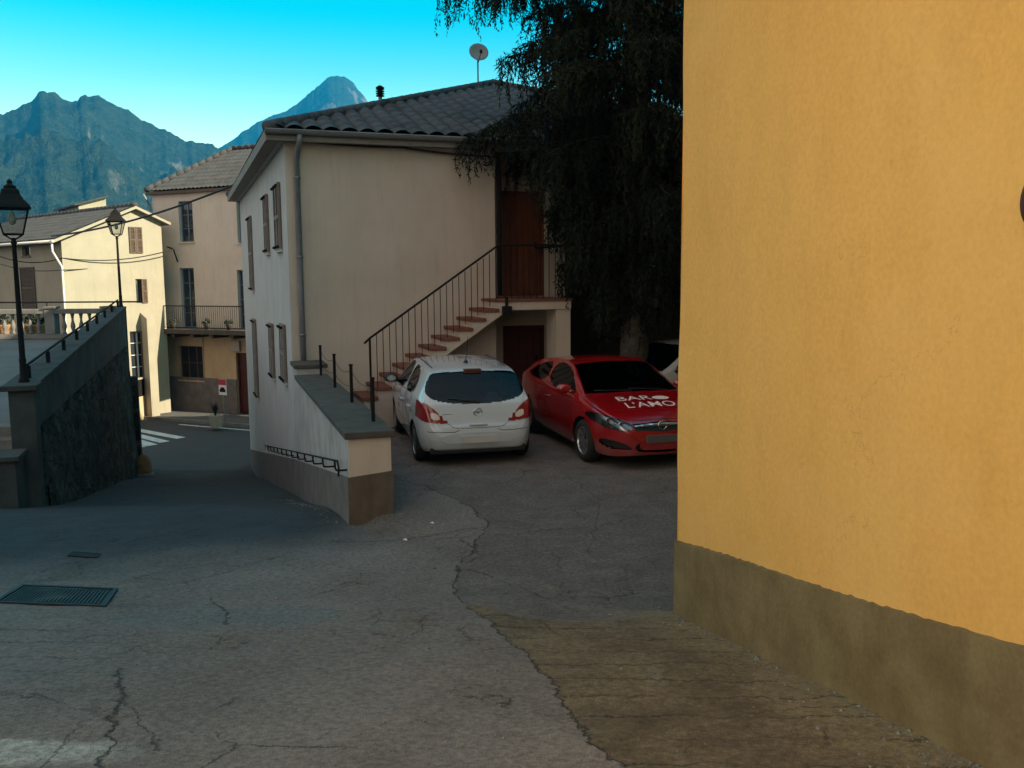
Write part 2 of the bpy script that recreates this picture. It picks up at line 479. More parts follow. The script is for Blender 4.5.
def gz(x, y):
    x = np.asarray(x, float); y = np.asarray(y, float)
    za = pchip(ZA[:,0], ZA[:,1], y); zp = pchip(ZP[:,0], ZP[:,1], y)
    dx, dy = x-PA.x-.235*U.x, y-PA.y-.235*U.y
    d = dx*U.x+dy*U.y; t = dx*Vd.x+dy*Vd.y
    d = d-.2*np.clip(t/7.0, 0, 1)-.4*sstep(7.3, 8.6, t)
    w = .10+np.clip(-t, 0, 9)*.75
    b = sstep(-w, w, d)*(1-sstep(19.0, 20.0, t))
    # a low cement fillet runs along the foot of the ochre building
    return za*(1-b)+zp*b
def gz1(x, y): return float(gz(x, y))
def ghit(px, py):
    d = ray(px, py); lo, hi = 1.0, 1.0
    k = 1.0/d.y
    Y = 1.5
    prev = Y
    while Y < 80:
        p = CAM + d*(k*Y)
        if p.z < gz1(p.x, p.y): break
        prev = Y; Y += .25
    lo, hi = prev, Y
    for _ in range(30):
        m = (lo+hi)/2; p = CAM + d*(k*m)
        if p.z < gz1(p.x, p.y): hi = m
        else: lo = m
    p = CAM + d*(k*hi)
    return Vector((p.x, p.y, gz1(p.x, p.y)))

OC = ghit(676, 613)                              # foot of the ochre building's near corner
ODIR = (ghit(985, 766) - OC); ODIR.z = 0; ODIR.normalize()   # along its long side, towards the camera
ON = Vector((-ODIR.y, ODIR.x, 0))
if ON.x > 0: ON = -ON

def axis(parts):
    out = []
    for a, b, st in parts:
        n = max(1, int(round((b-a)/st)))
        out.extend(list(np.linspace(a, b, n, endpoint=False)))
    out.append(parts[-1][1]); return np.array(out)
gx = axis([(-3400,-400,500),(-400,-60,40),(-60,-20,4),(-20,-12,.5),(-12,-8,.12),(-8,3,.045),(3,8,.4),(8,40,4),(40,400,45),(400,3400,500)])
gy = axis([(-300,-60,60),(-60,-6,3),(-6,2.4,.3),(2.4,9,.035),(9,16,.06),(16,30,.22),(30,60,2.5),(60,400,34),(400,3400,500)])
GX, GY = np.meshgrid(gx, gy)
GZ = gz(GX, GY)
def vnoise(x, y, sc, seed):
    """smooth value noise"""
    r = np.random.default_rng(seed); T = r.random((64, 64))
    xs, ys = np.asarray(x)*sc, np.asarray(y)*sc
    xi, yi = np.floor(xs).astype(int), np.floor(ys).astype(int)
    fx, fy = xs-xi, ys-yi
    fx, fy = fx*fx*(3-2*fx), fy*fy*(3-2*fy)
    g = lambda a, b: T[a % 64, b % 64]
    return (g(xi,yi)*(1-fx)+g(xi+1,yi)*fx)*(1-fy)+(g(xi,yi+1)*(1-fx)+g(xi+1,yi+1)*fx)*fy
near = (1-sstep(14, 20, np.abs(GY-6)))*(1-sstep(9, 14, np.abs(GX)))
GZ = GZ + near*(.020*(vnoise(GX,GY,.9,1)-.5)+.012*(vnoise(GX,GY,3.1,2)-.5)+.006*(vnoise(GX,GY,9.,3)-.5))
GZ = np.where((np.abs(GX) > 60)|(GY > 60), np.minimum(GZ, STREET_Z-.25), GZ)
ny_, nx_ = GX.shape
idx = np.arange(nx_*ny_).reshape(ny_, nx_)
GF = np.stack([idx[:-1,:-1], idx[:-1,1:], idx[1:,1:], idx[1:,:-1]], -1).reshape(-1, 4)

def ground_material():
    m, t, b = new_mat('old_concrete_ground')
    pos = t.new('ShaderNodeTexCoord').outputs['Object']
    # irregular coordinates so that cracks and edges wander
    w1 = t.noise(pos, 2.3, 5, .7, 1); w2 = t.noise(pos, 11., 4, .7, 1)
    def off(vec, amt):
        s = t.new('ShaderNodeVectorMath', operation='SUBTRACT'); t.l.new(vec, s.inputs[0]); s.inputs[1].default_value = (.5,.5,.5)
        return t.scale(s.outputs[0], (amt,)*3)
    a = t.new('ShaderNodeVectorMath', operation='ADD'); t.l.new(pos, a.inputs[0]); t.l.new(off(w1, .30), a.inputs[1])
    a2 = t.new('ShaderNodeVectorMath', operation='ADD'); t.l.new(a.outputs[0], a2.inputs[0]); t.l.new(off(w2, .085), a2.inputs[1])
    X, Y, _ = t.sep(a2.outputs[0])
    PX, PY, PZ = t.sep(pos)
    n_big = t.noise(pos, .55, 6, .65); n_mid = t.noise(pos, 2.6, 7, .7); n_fine = t.noise(pos, 26, 5, .65); n_grit = t.noise(pos, 130, 3, .6)
    def fcurve(v, pts, lo, hi):
        """v -> function through the points (given in metres); returns value and the normalised argument"""
        pts = sorted(pts); a0, a1 = pts[0][0], pts[-1][0]
        f = t.new('ShaderNodeFloatCurve'); c = f.mapping.curves[0]
        q = [((p-a0)/(a1-a0), (x-lo)/(hi-lo)) for p, x in pts]
        c.points[0].location = q[0]; c.points[-1].location = q[-1]
        for p in q[1:-1]: c.points.new(*p)
        for p in c.points: p.handle_type = 'VECTOR'
        f.mapping.update()
        u = t.mapr(v, a0, a1)
        t.l.new(u, f.inputs['Value'])
        val = t.math('MULTIPLY_ADD', f.outputs[0], hi-lo, lo)
        inside = t.math('MULTIPLY', t.math('GREATER_THAN', v, a0), t.math('LESS_THAN', v, a1))
        return val, inside
    def wpts(pix): return [ghit(*p) for p in pix]
    crack = None
    fA = None
    def add_crack(pix, alongY, width, strength=1.0):
        nonlocal crack
        P = wpts(pix)
        if alongY: val, ins = fcurve(Y, [(p.y, p.x) for p in P], -12, 12); dist = t.math('ABSOLUTE', t.math('SUBTRACT', X, val))
        else: val, ins = fcurve(X, [(p.x, p.y) for p in P], 0, 24); dist = t.math('ABSOLUTE', t.math('SUBTRACT', Y, val))
        wv = t.math('MULTIPLY', t.mapr(n_mid, .3, .7, .35, 1.7), width)
        k = t.math('SUBTRACT', 1.0, t.math('DIVIDE', dist, wv), clamp=True)
        k = t.math('MULTIPLY', t.math('MULTIPLY', k, ins), strength, clamp=True)
        crack = k if crack is None else t.math('MAXIMUM', crack, k)
        return val
    fA = add_crack([(372,462),(396,478),(425,487),(452,497),(474,510),(492,523),(478,540),(468,552),(452,585),(458,602),(482,618),(500,635),(530,655),(548,680),(560,705),(588,735),(625,768)], True, .014)
    add_crack([(330,541),(395,540),(440,533),(492,527)], False, .030, .5)
    add_crack([(466,568),(500,580),(530,592),(556,602),(580,613)], False, .016, .9)
    add_crack([(495,535),(540,530),(600,527),(640,515)], False, .022, .5)
    add_crack([(208,596),(222,606),(226,614),(220,626)], True, .013)
    add_crack([(127,668),(118,690),(122,705),(102,722),(112,745),(104,768)], True, .020)
    add_crack([(126,704),(150,730),(160,748)], True, .014, .8)
    add_crack([(590,555),(600,500),(560,470)], True, .016, .5)
    # transverse grooves trowelled into the ramp
    slope = t.math('MULTIPLY', X, .05)
    gy_ = t.math('ADD', Y, slope)
    saw = t.math('ABSOLUTE', t.math('SUBTRACT', t.math('FRACT', t.math('DIVIDE', gy_, .31)), .5))
    groove = t.mapr(saw, .0, .045, 1, 0)
    n_gap = t.noise(t.scale(pos, (.8, 2.6, 1)), 1.3, 3, .6)
    edge = [ghit(*p) for p in ((440,602),(480,606),(520,617),(560,622),(600,621),(640,618),(700,612))]
    edge = [(p.x, p.y) for p in edge]
    edge[0] = (-9.0, edge[0][1]+.25); edge[-1] = (6.0, edge[-1][1])
    eY, _i = fcurve(PX, edge, 0, 24)
    in_ramp = t.math('MULTIPLY', t.mapr(t.math('SUBTRACT', X, fA), -.02, .02, 0, 1), t.mapr(t.math('SUBTRACT', t.math('ADD', eY, t.math('MULTIPLY', t.math('SUBTRACT', n_mid, .5), .10)), PY), -.02, .03, 0, 1))
    left = t.math('MULTIPLY', t.mapr(X, -2.2, -2.9, 0, 1), t.mapr(Y, 6.4, 5.8, 0, 1))
    gmask = t.math('MULTIPLY', t.math('MAXIMUM', in_ramp, left), t.mapr(n_gap, .38, .52))
    groove = t.math('MULTIPLY', groove, t.math('MULTIPLY', gmask, .85))
    dark = t.math('MAXIMUM', crack, groove)
    # colours
    base = t.mix(t.mapr(n_big, .32, .68), (.190,.158,.142,1), (.118,.099,.091,1))
    base = t.mix(t.mapr(t.noise(pos, 1.1, 6, .7), .56, .74, 0, .6), base, (.150,.112,.078,1))
    # a web of fine hair cracks, only in worn areas
    vor = t.new('ShaderNodeTexVoronoi'); vor.feature = 'DISTANCE_TO_EDGE'; vor.inputs['Scale'].default_value = .95; vor.inputs['Randomness'].default_value = 1.0
    t.l.new(a2.outputs[0], vor.inputs['Vector'])
    hair = t.math('MULTIPLY', t.mapr(vor.outputs['Distance'], .002, .012, 1, 0), t.mapr(t.noise(pos, .8, 3, .6), .50, .60))
    vor2 = t.new('ShaderNodeTexVoronoi'); vor2.feature = 'DISTANCE_TO_EDGE'; vor2.inputs['Scale'].default_value = 2.6
    t.l.new(a2.outputs[0], vor2.inputs['Vector'])
    hair2 = t.math('MULTIPLY', t.mapr(vor2.outputs['Distance'], .004, .020, 1, 0), t.mapr(t.noise(pos, 1.1, 3, .6), .58, .64))
    dark = t.math('MAXIMUM', dark, t.math('MULTIPLY', t.math('MAXIMUM', hair, hair2), .75))
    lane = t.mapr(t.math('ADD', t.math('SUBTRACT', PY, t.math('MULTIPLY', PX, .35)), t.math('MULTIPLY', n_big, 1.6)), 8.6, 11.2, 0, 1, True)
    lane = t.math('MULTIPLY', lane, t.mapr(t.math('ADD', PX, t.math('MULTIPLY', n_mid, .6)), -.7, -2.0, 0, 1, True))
    base = t.mix(lane, base, t.mix(t.mapr(n_mid, .3, .7), (.034,.038,.043,1), (.024,.027,.031,1)))  # far lane darkened and blued: its shade is put into the colour
    park = t.math('MULTIPLY', t.mapr(t.math('SUBTRACT', X, fA), -.02, .02, 0, 1), t.math('SUBTRACT', 1.0, in_ramp))
    base = t.mix(park, base, t.mix(t.mapr(n_mid, .3, .7), (.152,.126,.114,1), (.094,.078,.072,1)))  # yard slab a little darker, its weaker light held in the colour
    ramp = t.mix(t.mapr(n_mid, .34, .66), (.160,.117,.074,1), (.074,.052,.031,1))
    ramp = t.mix(t.mapr(n_big, .45, .65, 0, .6), ramp, (.20,.15,.085,1))
    base = t.mix(in_ramp, base, ramp)
    # pale cement runs, two patches of repaired concrete, and a paler area at near left
    wall_d = t.math('ADD', t.math('MULTIPLY', t.math('SUBTRACT', PX, OC.x), ON.x), t.math('MULTIPLY', t.math('SUBTRACT', PY, OC.y), ON.y))
    near_wall = t.math('MULTIPLY', t.mapr(t.math('ADD', wall_d, t.math('MULTIPLY', n_mid, .22)), .22, .62, 1, 0), t.math('LESS_THAN', PY, OC.y+.1))
    base = t.mix(t.math('MULTIPLY', near_wall, .85), base, t.mix(n_mid, (.28,.205,.115,1), (.16,.115,.06,1)))
    def blob(cx, cy, rx, ry, soft=.12):
        ex = t.math('POWER', t.math('DIVIDE', t.math('SUBTRACT', X, cx), rx), 2.0); ey = t.math('POWER', t.math('DIVIDE', t.math('SUBTRACT', Y, cy), ry), 2.0)
        return t.mapr(t.math('SQRT', t.math('ADD', ex, ey)), 1-soft, 1+soft, 1, 0)
    p1, p2 = ghit(182, 616), ghit(275, 616)
    for p in (p1, p2):
        base = t.mix(t.math('MULTIPLY', blob(p.x, p.y, .48, .30), .5), base, (.105,.118,.122,1))
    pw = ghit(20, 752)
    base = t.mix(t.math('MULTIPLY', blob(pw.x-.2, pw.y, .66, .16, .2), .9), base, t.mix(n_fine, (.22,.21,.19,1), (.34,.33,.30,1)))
    ps = ghit(648, 668)
    base = t.mix(t.math('MULTIPLY', t.math('MULTIPLY', blob(ps.x, ps.y, .045, .42, .5), t.mapr(n_mid, .45, .55)), .5), base, (.20,.18,.14,1))
    base = t.mix(1.0, base, t.mix(t.mapr(n_fine, .28, .72), (.58,.57,.56,1), (1.42,1.42,1.40,1)), 'MULTIPLY')
    base = t.mix(1.0, base, t.mix(t.mapr(n_grit, .3, .7), (.62,.62,.62,1), (1.38,1.38,1.38,1)), 'MULTIPLY')
    base = t.mix(t.math('MULTIPLY', dark, .88), base, (.010,.009,.008,1))
    t.l.new(base, b.inputs['Base Color'])
    t.l.new(t.math('ADD', .78, t.math('MULTIPLY', n_mid, .2)), b.inputs['Roughness'])
    b.inputs['Specular IOR Level'].default_value = .3
    h = t.math('ADD', t.math('MULTIPLY', n_fine, .5), t.math('MULTIPLY', n_grit, .35))
    h = t.math('SUBTRACT', h, t.math('MULTIPLY', dark, 1.6))
    t.l.new(t.bump(h, .55, .012), b.inputs['Normal'])
    return m
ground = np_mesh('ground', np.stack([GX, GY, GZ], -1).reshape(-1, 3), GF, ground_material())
tag(ground, 'sloping cracked grey concrete lane and yard', None, None, 'structure')

# drain covers in the lane
def drain(name, pix, label, bars):
    P = [ghit(*p) for p in pix]                  # far-left, far-right, near-right, near-left
    c = sum(P, Vector())/4
    e = empty(name, c, 0, label, 'drain cover', 'drain covers in the lane')
    def bl(u, v, dz):
        p = (P[0]*(1-u)+P[1]*u)*(1-v)+(P[3]*(1-u)+P[2]*u)*v
        return Vector((p.x, p.y, gz1(p.x, p.y)+dz)) - c
    fr = MB(); sl = MB()
    def bar(mb, u0, u1, v0, v1, z0, z1):
        q = [bl(u0,v0,0), bl(u1,v0,0), bl(u1,v1,0), bl(u0,v1,0)]
        vs = [p+Vector((0,0,z0)) for p in q]+[p+Vector((0,0,z1)) for p in q]
        mb.mesh(vs, [(0,1,2,3),(7,6,5,4),(0,4,5,1),(1,5,6,2),(2,6,7,3),(3,7,4,0)])
    for a in ((0,1,0,.06),(0,1,.94,1),(0,.04,.06,.94),(.96,1,.06,.94)): bar(fr, *a, -.03, .019)
    bar(sl, .04, .96, .06, .94, -.03, .008)
    for i in range(bars):
        u = .06+.88*i/bars
        bar(sl, u, u+.55*.88/bars, .10, .90, .008, .016)
    fr.build('frame', M['grate'], e); sl.build('grating', M['grate'], e)
drain('drain_cover', ((22,586),(118,590),(106,608),(-8,604)), 'long dark rectangular drain cover in the lane, the nearer and larger one', 26)
drain('drain_cover', ((72,553),(101,555),(97,559),(67,557)), 'small dark drain cover farther down the lane beyond the large one', 10)

# scraps of paper near the yard crack
for px, py, lb in ((405,542,'tiny white paper scrap on the concrete by the low wall end'), (432,525,'tiny white paper scrap on the concrete behind the white car')):
    p = ghit(px, py); mb = MB()
    for k in range(5):
        a = k*1.3
        mb.face([(.0,.0,.012+.004*k), (.026*math.cos(a),.02*math.sin(a),.004+.006*(k%2)), (.024*math.cos(a+1),.02*math.sin(a+1),.016), (.01*math.cos(a+1.8),.012*math.sin(a+1.8),.022)])
    o = mb.build('paper_scrap', M['paper']); o.location = p+Vector((0,0,.012)); tag(o, lb, 'litter', 'paper scraps on the concrete')

# grit gathered along the foot of the walls
gm = MB(); gr_ = random.Random(5)
def pebble(x, y):
    r = gr_.uniform(.003, .010)*(1 if gr_.random() < .93 else 2.0); z = gz1(x, y)+r*.4
    vs = [Vector((x,y,z))+Vector((gr_.gauss(0,1),gr_.gauss(0,1),gr_.gauss(0,.7))).normalized()*r*gr_.uniform(.8,1.2) for _ in range(1)]
    k = [(1,0,0),(-1,0,0),(0,1,0),(0,-1,0),(0,0,.7),(0,0,-.7)]
    vs = [(x+a*r*gr_.uniform(.7,1.3), y+b*r*gr_.uniform(.7,1.3), z+c*r) for a,b,c in k]
    gm.mesh(vs, [(0,2,4),(2,1,4),(1,3,4),(3,0,4),(2,0,5),(1,2,5),(3,1,5),(0,3,5)])
for i in range(1100):
    s_ = gr_.uniform(-.1, 4.6); o_ = .03+abs(gr_.gauss(0, .16)); q = OC+ODIR*s_+ON*o_; pebble(q.x, q.y)
for i in range(380):
    t_ = gr_.uniform(-.1, 6.0); o_ = -.04-abs(gr_.gauss(0, .12)); q = PA+Vd*t_+U*o_; pebble(q.x, q.y)
for i in range(160):
    q = PA+U*gr_.uniform(-.1,.6)-Vd*(.04+abs(gr_.gauss(0,.10))); pebble(q.x, q.y)
for i in range(600): pebble(gr_.uniform(-3.5, 1.6), gr_.uniform(2.8, 9.0))
go_ = gm.build('grit', M['concrete']); tag(go_, 'loose grit lying along the foot of the walls', 'grit', None, 'stuff')

# the street at the bottom, its crossing and the pavement on the far side
FB_L = Vector((-15.84, 40.5, 0)); FB_R = Vector((-8.0, 36.84, 0)); FDIR = (FB_R-FB_L).normalized(); FN = Vector((FDIR.y, -FDIR.x, 0))   # facade of the balcony house; FN points to the street
def strip(name, a, b, w0, w1, z, mat, thick=0.0):
    """band along the facade between offsets w0 and w1 in front of it"""
    mb = MB(); n = 40
    for i in range(n):
        s0 = a+(b-a)*i/n; s1 = a+(b-a)*(i+1)/n
        q = [FB_L+FDIR*s0+FN*w1, FB_L+FDIR*s1+FN*w1, FB_L+FDIR*s1+FN*w0, FB_L+FDIR*s0+FN*w0]
        mb.face([(p.x, p.y, z) for p in q])
        if thick: mb.face([(q[0].x,q[0].y,z-thick),(q[1].x,q[1].y,z-thick),(q[1].x,q[1].y,z),(q[0].x,q[0].y,z)])
    o = mb.build(name, mat); tag(o, kind='structure'); return o
strip('street', -40, 30, 2.2, 9.5, STREET_Z+.006, M['asphalt'])
strip('pavement', -40, 30, -.3, 2.05, STREET_Z+.14, M['pave'])
strip('kerb', -40, 30, 2.052, 2.2, STREET_Z+.136, M['concrete'], .3)
def painted(name, quads):
    mb = MB()
    for q in quads: mb.face([(p.x, p.y, STREET_Z+.012) for p in q])
    o = mb.build(name, M['paintwhite']); tag(o, kind='structure')
def stripe(px0, py0, px1, py1, w):
    a, b = onz(px0, py0, STREET_Z), onz(px1, py1, STREET_Z)
    d = (b-a).normalized(); n = Vector((d.y, -d.x, 0))*w
    a = a - d*1.2
    return [a+n, b+n, b, a]
painted('zebra_crossing', [stripe(137,428.5,186,437.5,.40), stripe(137,433.5,170,441.5,.40), stripe(137,438.5,158,444.8,.45), stripe(137,444,146,447,.4)])
e0, e1 = FB_L+FDIR*3.6+FN*2.6, FB_L+FDIR*30+FN*2.6
painted('edge_line', [[e0+FN*.14, e1+FN*.14, e1, e0]])

# ------------------------------------------------------------------ the mountains
def mountain_mat():
    m, t, b = new_mat('wooded_rocky_slope')
    pos = t.new('ShaderNodeTexCoord').outputs['Object']
    geo = t.new('ShaderNodeNewGeometry')
    nz = t.sep(geo.outputs['Normal'])[2]
    n1 = t.noise(pos, .006, 8, .65); n2 = t.noise(pos, .03, 6, .7); n3 = t.noise(pos, .12, 4, .7)
    veg = t.mix(t.mapr(n2, .3, .7), (.012,.022,.013,1), (.036,.046,.024,1))
    veg = t.mix(1.0, veg, t.mix(n3, (.5,.5,.5,1), (1.5,1.5,1.5,1)), 'MULTIPLY')
    rock = t.mix(n2, (.15,.135,.10,1), (.09,.082,.065,1))
    k = t.math('ADD', t.mapr(nz, .80, .55, 0, .55), t.mapr(n1, .52, .66, -.1, .9))
    k = t.mapr(t.math('ADD', k, t.math('MULTIPLY', n2, .5)), .80, 1.15)
    t.l.new(t.mix(k, veg, rock), b.inputs['Base Color'])
    b.inputs['Roughness'].default_value = 1.0; b.inputs['Specular IOR Level'].default_value = .05
    t.l.new(t.bump(t.math('ADD', n2, n3), 1.0, 8.0), b.inputs['Normal'])
    return m
MM = mountain_mat()
def ridge_mesh(name, sil, dist, r0, r1, az0, az1, label, seed, rough, n_az=420, n_r=110):
    """slope rising to a ridge 'dist' metres away; sil lists ridge line points of the photograph"""
    az = []; hh = []
    for px, py in sil:
        d = ray(px, py); az.append(math.atan2(d.x, d.y)); hh.append(dist*d.z/math.hypot(d.x, d.y)+CAM.z)
    A = np.linspace(az0, az1, n_az); rr = np.linspace(r0, r1, n_r)
    H = pchip([az0]+az+[az1], [hh[0]*.8]+hh+[hh[-1]*.5], A)
    H = H+5.0*(vnoise(A*160, A*0, 1.0, seed+20)-.5)+3.5*(vnoise(A*420, A*0+3, 1.0, seed+21)-.5)
    AA, RR = np.meshgrid(A, rr)
    X, Y = RR*np.sin(AA), RR*np.cos(AA)
    t = (RR-r0)/(dist-r0)
    prof = np.where(t <= 1, sstep(0, 1, t)*.45+np.clip(t,0,1)*.55, 1-.7*sstep(0, 1, (RR-dist)/(r1-dist)))
    Z = STREET_Z-.5+(H[None,:]-STREET_Z)*prof
    nz = np.zeros_like(Z); amp = 1.0; fr = 1/420.
    for o in range(8):
        nz += amp*(np.abs(2*vnoise(X+900, Y+900, fr, seed+o)-1)*-1.0); amp *= .58; fr *= 2.03
    damp = np.clip(t*1.2, 0, 1)*(.03+.97*np.clip(np.abs(t-1)*3.2, 0, 1))
    Z = Z+nz*rough*damp
    i = np.arange(n_az*n_r).reshape(n_r, n_az)
    Fq = np.stack([i[:-1,:-1], i[:-1,1:], i[1:,1:], i[1:,:-1]], -1).reshape(-1, 4)
    o = np_mesh(name, np.stack([X, Y, Z], -1).reshape(-1, 3), Fq[:, ::-1], MM)
    tag(o, label, None, None, 'structure')
ridge_mesh('mountain', [(-200,150),(-120,128),(-60,112),(0,110),(20,101),(33,94),(42,87),(52,87),(62,93),(74,99),(84,93),(94,92),(103,96),(112,104),(130,110),(150,121),(170,129),(190,137),(205,140),(220,143),(240,156),(280,190)],
           1500, 420, 2000, R(-62), R(-8), 'long rocky wooded ridge on the left', 31, 120, 700, 170)
ridge_mesh('mountain', [(60,215),(150,180),(205,152),(225,143),(245,128),(262,118),(283,109),(296,102),(308,92),(319,82),(328,76),(337,73),(345,74),(352,79),(360,89),(368,100),(385,118),(430,150),(520,190)],
           2500, 1500, 3100, R(-34), R(8), 'pale pointed peak in the gap behind the roof', 57, 90, 500, 130)
# ------------------------------------------------------------------ building helpers
def onplane(px, py, P, n):
    d = ray(px, py)
    return CAM + d*((P-CAM).dot(n)/d.dot(n))
class Frame:
    """local frame of a building: origin, x axis along a facade, y axis into the house"""
    def __init__(s, o, rz):
        s.o = Vector((o[0], o[1], 0)); s.rz = rz
        s.x = Vector((math.cos(rz), math.sin(rz), 0)); s.y = Vector((-math.sin(rz), math.cos(rz), 0))
    def loc(s, p):
        d = Vector(p)-s.o
        return Vector((d.dot(s.x), d.dot(s.y), p[2]))
    def rect_y(s, x0, y0, x1, y1, yl=0.0):
        """pixel rectangle -> (a0,a1,z0,z1) on the local plane y = yl"""
        P = s.o+s.y*yl
        a = s.loc(onplane(x0, (y0+y1)/2, P, s.y)).x; b = s.loc(onplane(x1, (y0+y1)/2, P, s.y)).x
        m = (x0+x1)/2
        return (min(a,b), max(a,b), onplane(m, y1, P, s.y).z, onplane(m, y0, P, s.y).z)
    def rect_x(s, x0, y0, x1, y1, xl=0.0):
        P = s.o+s.x*xl
        a = s.loc(onplane(x0, (y0+y1)/2, P, s.x)).y; b = s.loc(onplane(x1, (y0+y1)/2, P, s.x)).y
        m = (x0+x1)/2
        return (min(a,b), max(a,b), onplane(m, y1, P, s.x).z, onplane(m, y0, P, s.x).z)
def wall_panel(mb, axis, plane, a0, a1, z0, z1, holes, depth, sgn=-1):
    """rectangle of wall on local plane (axis 'y': y=plane facing -y; axis 'x': x=plane facing -x when sgn=-1) with real openings and reveals"""
    def P(a, dpt, z):
        return (a, plane-sgn*dpt, z) if axis == 'y' else (plane-sgn*dpt, a, z)
    A = sorted(set([a0, a1]+[h[0] for h in holes]+[h[1] for h in holes]))
    Z = sorted(set([z0, z1]+[h[2] for h in holes]+[h[3] for h in holes]))
    def face(q):
        mb.face(q)
    for i in range(len(A)-1):
        for j in range(len(Z)-1):
            ca, cz = (A[i]+A[i+1])/2, (Z[j]+Z[j+1])/2
            if any(h[0] < ca < h[1] and h[2] < cz < h[3] for h in holes): continue
            face([P(A[i],0,Z[j]), P(A[i+1],0,Z[j]), P(A[i+1],0,Z[j+1]), P(A[i],0,Z[j+1])])
    for h in holes:
        b0, b1, c0, c1 = h
        face([P(b0,0,c0), P(b0,0,c1), P(b0,depth,c1), P(b0,depth,c0)])
        face([P(b1,0,c0), P(b1,depth,c0), P(b1,depth,c1), P(b1,0,c1)])
        face([P(b0,0,c1), P(b1,0,c1), P(b1,depth,c1), P(b0,depth,c1)])
        face([P(b0,0,c0), P(b0,depth,c0), P(b1,depth,c0), P(b1,0,c0)])
def lbox(mb, axis, a0, a1, z0, z1, d0, d1, bev=0):
    if axis == 'y': mb.box((a0, d0, z0), (a1, d1, z1), None, bev)
    else: mb.box((d0, a0, z0), (d1, a1, z1), None, bev)
def window(parent, axis, plane, h, depth, fmat, pmat, mull=1, bars=2, sill=True, sillmat=None, sgn=-1, name='window'):
    """glazed window filling the opening h"""
    a0, a1, z0, z1 = h
    d = plane-sgn*depth
    e1 = d+sgn*.05
    f = MB(); w = .055
    lbox(f, axis, a0, a0+w, z0, z1, d, e1); lbox(f, axis, a1-w, a1, z0, z1, d, e1)
    lbox(f, axis, a0+w, a1-w, z1-w, z1, d, e1); lbox(f, axis, a0+w, a1-w, z0, z0+w, d, e1)
    for i in range(mull):
        c = a0+(a1-a0)*(i+1)/(mull+1); lbox(f, axis, c-.03, c+.03, z0+w, z1-w, d, e1)
    for i in range(bars):
        c = z0+(z1-z0)*(i+1)/(bars+1)
        lbox(f, axis, a0+w, a1-w, c-.014, c+.014, d+sgn*.005, d+sgn*.035)
    fo = f.build(name, fmat, parent)
    g = MB(); lbox(g, axis, a0+.01, a1-.01, z0+.01, z1-.01, d+sgn*.012, d+sgn*.020)
    g.build('pane', pmat, fo)
    if sill:
        s = MB(); lbox(s, axis, a0-.06, a1+.06, z0-.06, z0-.002, plane+sgn*.06, plane-sgn*(depth-.06))
        s.build('sill', sillmat or M['concrete'], fo)
    return fo
def louvre_shutter(parent, axis, plane, h, mat, off=.006, thick=.04, sgn=-1, louvres=True, hooks=False):
    """closed or folded-back louvred shutter lying on the wall"""
    a0, a1, z0, z1 = h
    p0 = plane+sgn*off; p1 = plane+sgn*(off+thick)
    mb = MB(); w = .06
    lbox(mb, axis, a0, a0+w, z0, z1, p0, p1); lbox(mb, axis, a1-w, a1, z0, z1, p0, p1)
    for zz in (z0, (z0+z1)/2-w/2, z1-w): lbox(mb, axis, a0+w, a1-w, zz, zz+w, p0, p1)
    z = z0+w+.02
    while z < z1-w-.03:
        mid = plane+sgn*(off+thick*.5)
        q = [(a0+w, mid+sgn*thick*.42, z), (a1-w, mid+sgn*thick*.42, z), (a1-w, mid-sgn*thick*.42, z+.045), (a0+w, mid-sgn*thick*.42, z+.045)]
        if axis == 'y': q = [(a, d, zz) for a, d, zz in q]
        else: q = [(d, a, zz) for a, d, zz in q]
        mb.face(q); z += .055
    lbox(mb, axis, a0+w, a1-w, z0+w, z1-w, p0, p0+sgn*.004)
    o = mb.build('shutter', mat, parent)
    if hooks:
        for zz in (z0+.06, z1-.06):
            for aa in (a0+.05, a1-.05):
                k = MB(); lbox(k, axis, aa-.022, aa+.022, zz-.025, zz+.025, p1, p1+sgn*.045, .008)
                k.build('hinge', M['iron'], o)
    return o
def board_door(parent, axis, plane, h, mat, depth, name='door', sgn=-1, boards=5, frame=None, panels=False):
    a0, a1, z0, z1 = h
    d = plane-sgn*depth
    f = MB(); w = .07
    lbox(f, axis, a0, a0+w, z0, z1, d, d+sgn*.09); lbox(f, axis, a1-w, a1, z0, z1, d, d+sgn*.09); lbox(f, axis, a0+w, a1-w, z1-w, z1, d, d+sgn*.09)
    n = boards; bw = (a1-a0-2*w)/n
    mb = MB()
    for i in range(n):
        lbox(mb, axis, a0+w+bw*i+.004, a0+w+bw*(i+1)-.004, z0+.01, z1-w-.004, d, d+sgn*.045, .006)
    if panels:
        for k in (.12, .52, .90):
            zz = z0+(z1-z0)*k; lbox(mb, axis, a0+w+.01, a1-w-.01, zz, zz+.10, d+sgn*.04, d+sgn*.065)
    o = mb.build(name, mat, parent)
    f.build('frame', frame or mat, o)
    hd = MB(); lbox(hd, axis, a1-w-.12, a1-w-.09, z0+1.0, z0+1.12, d+sgn*.045, d+sgn*.10, .008)
    hd.build('handle', M['iron'], o)
    return o
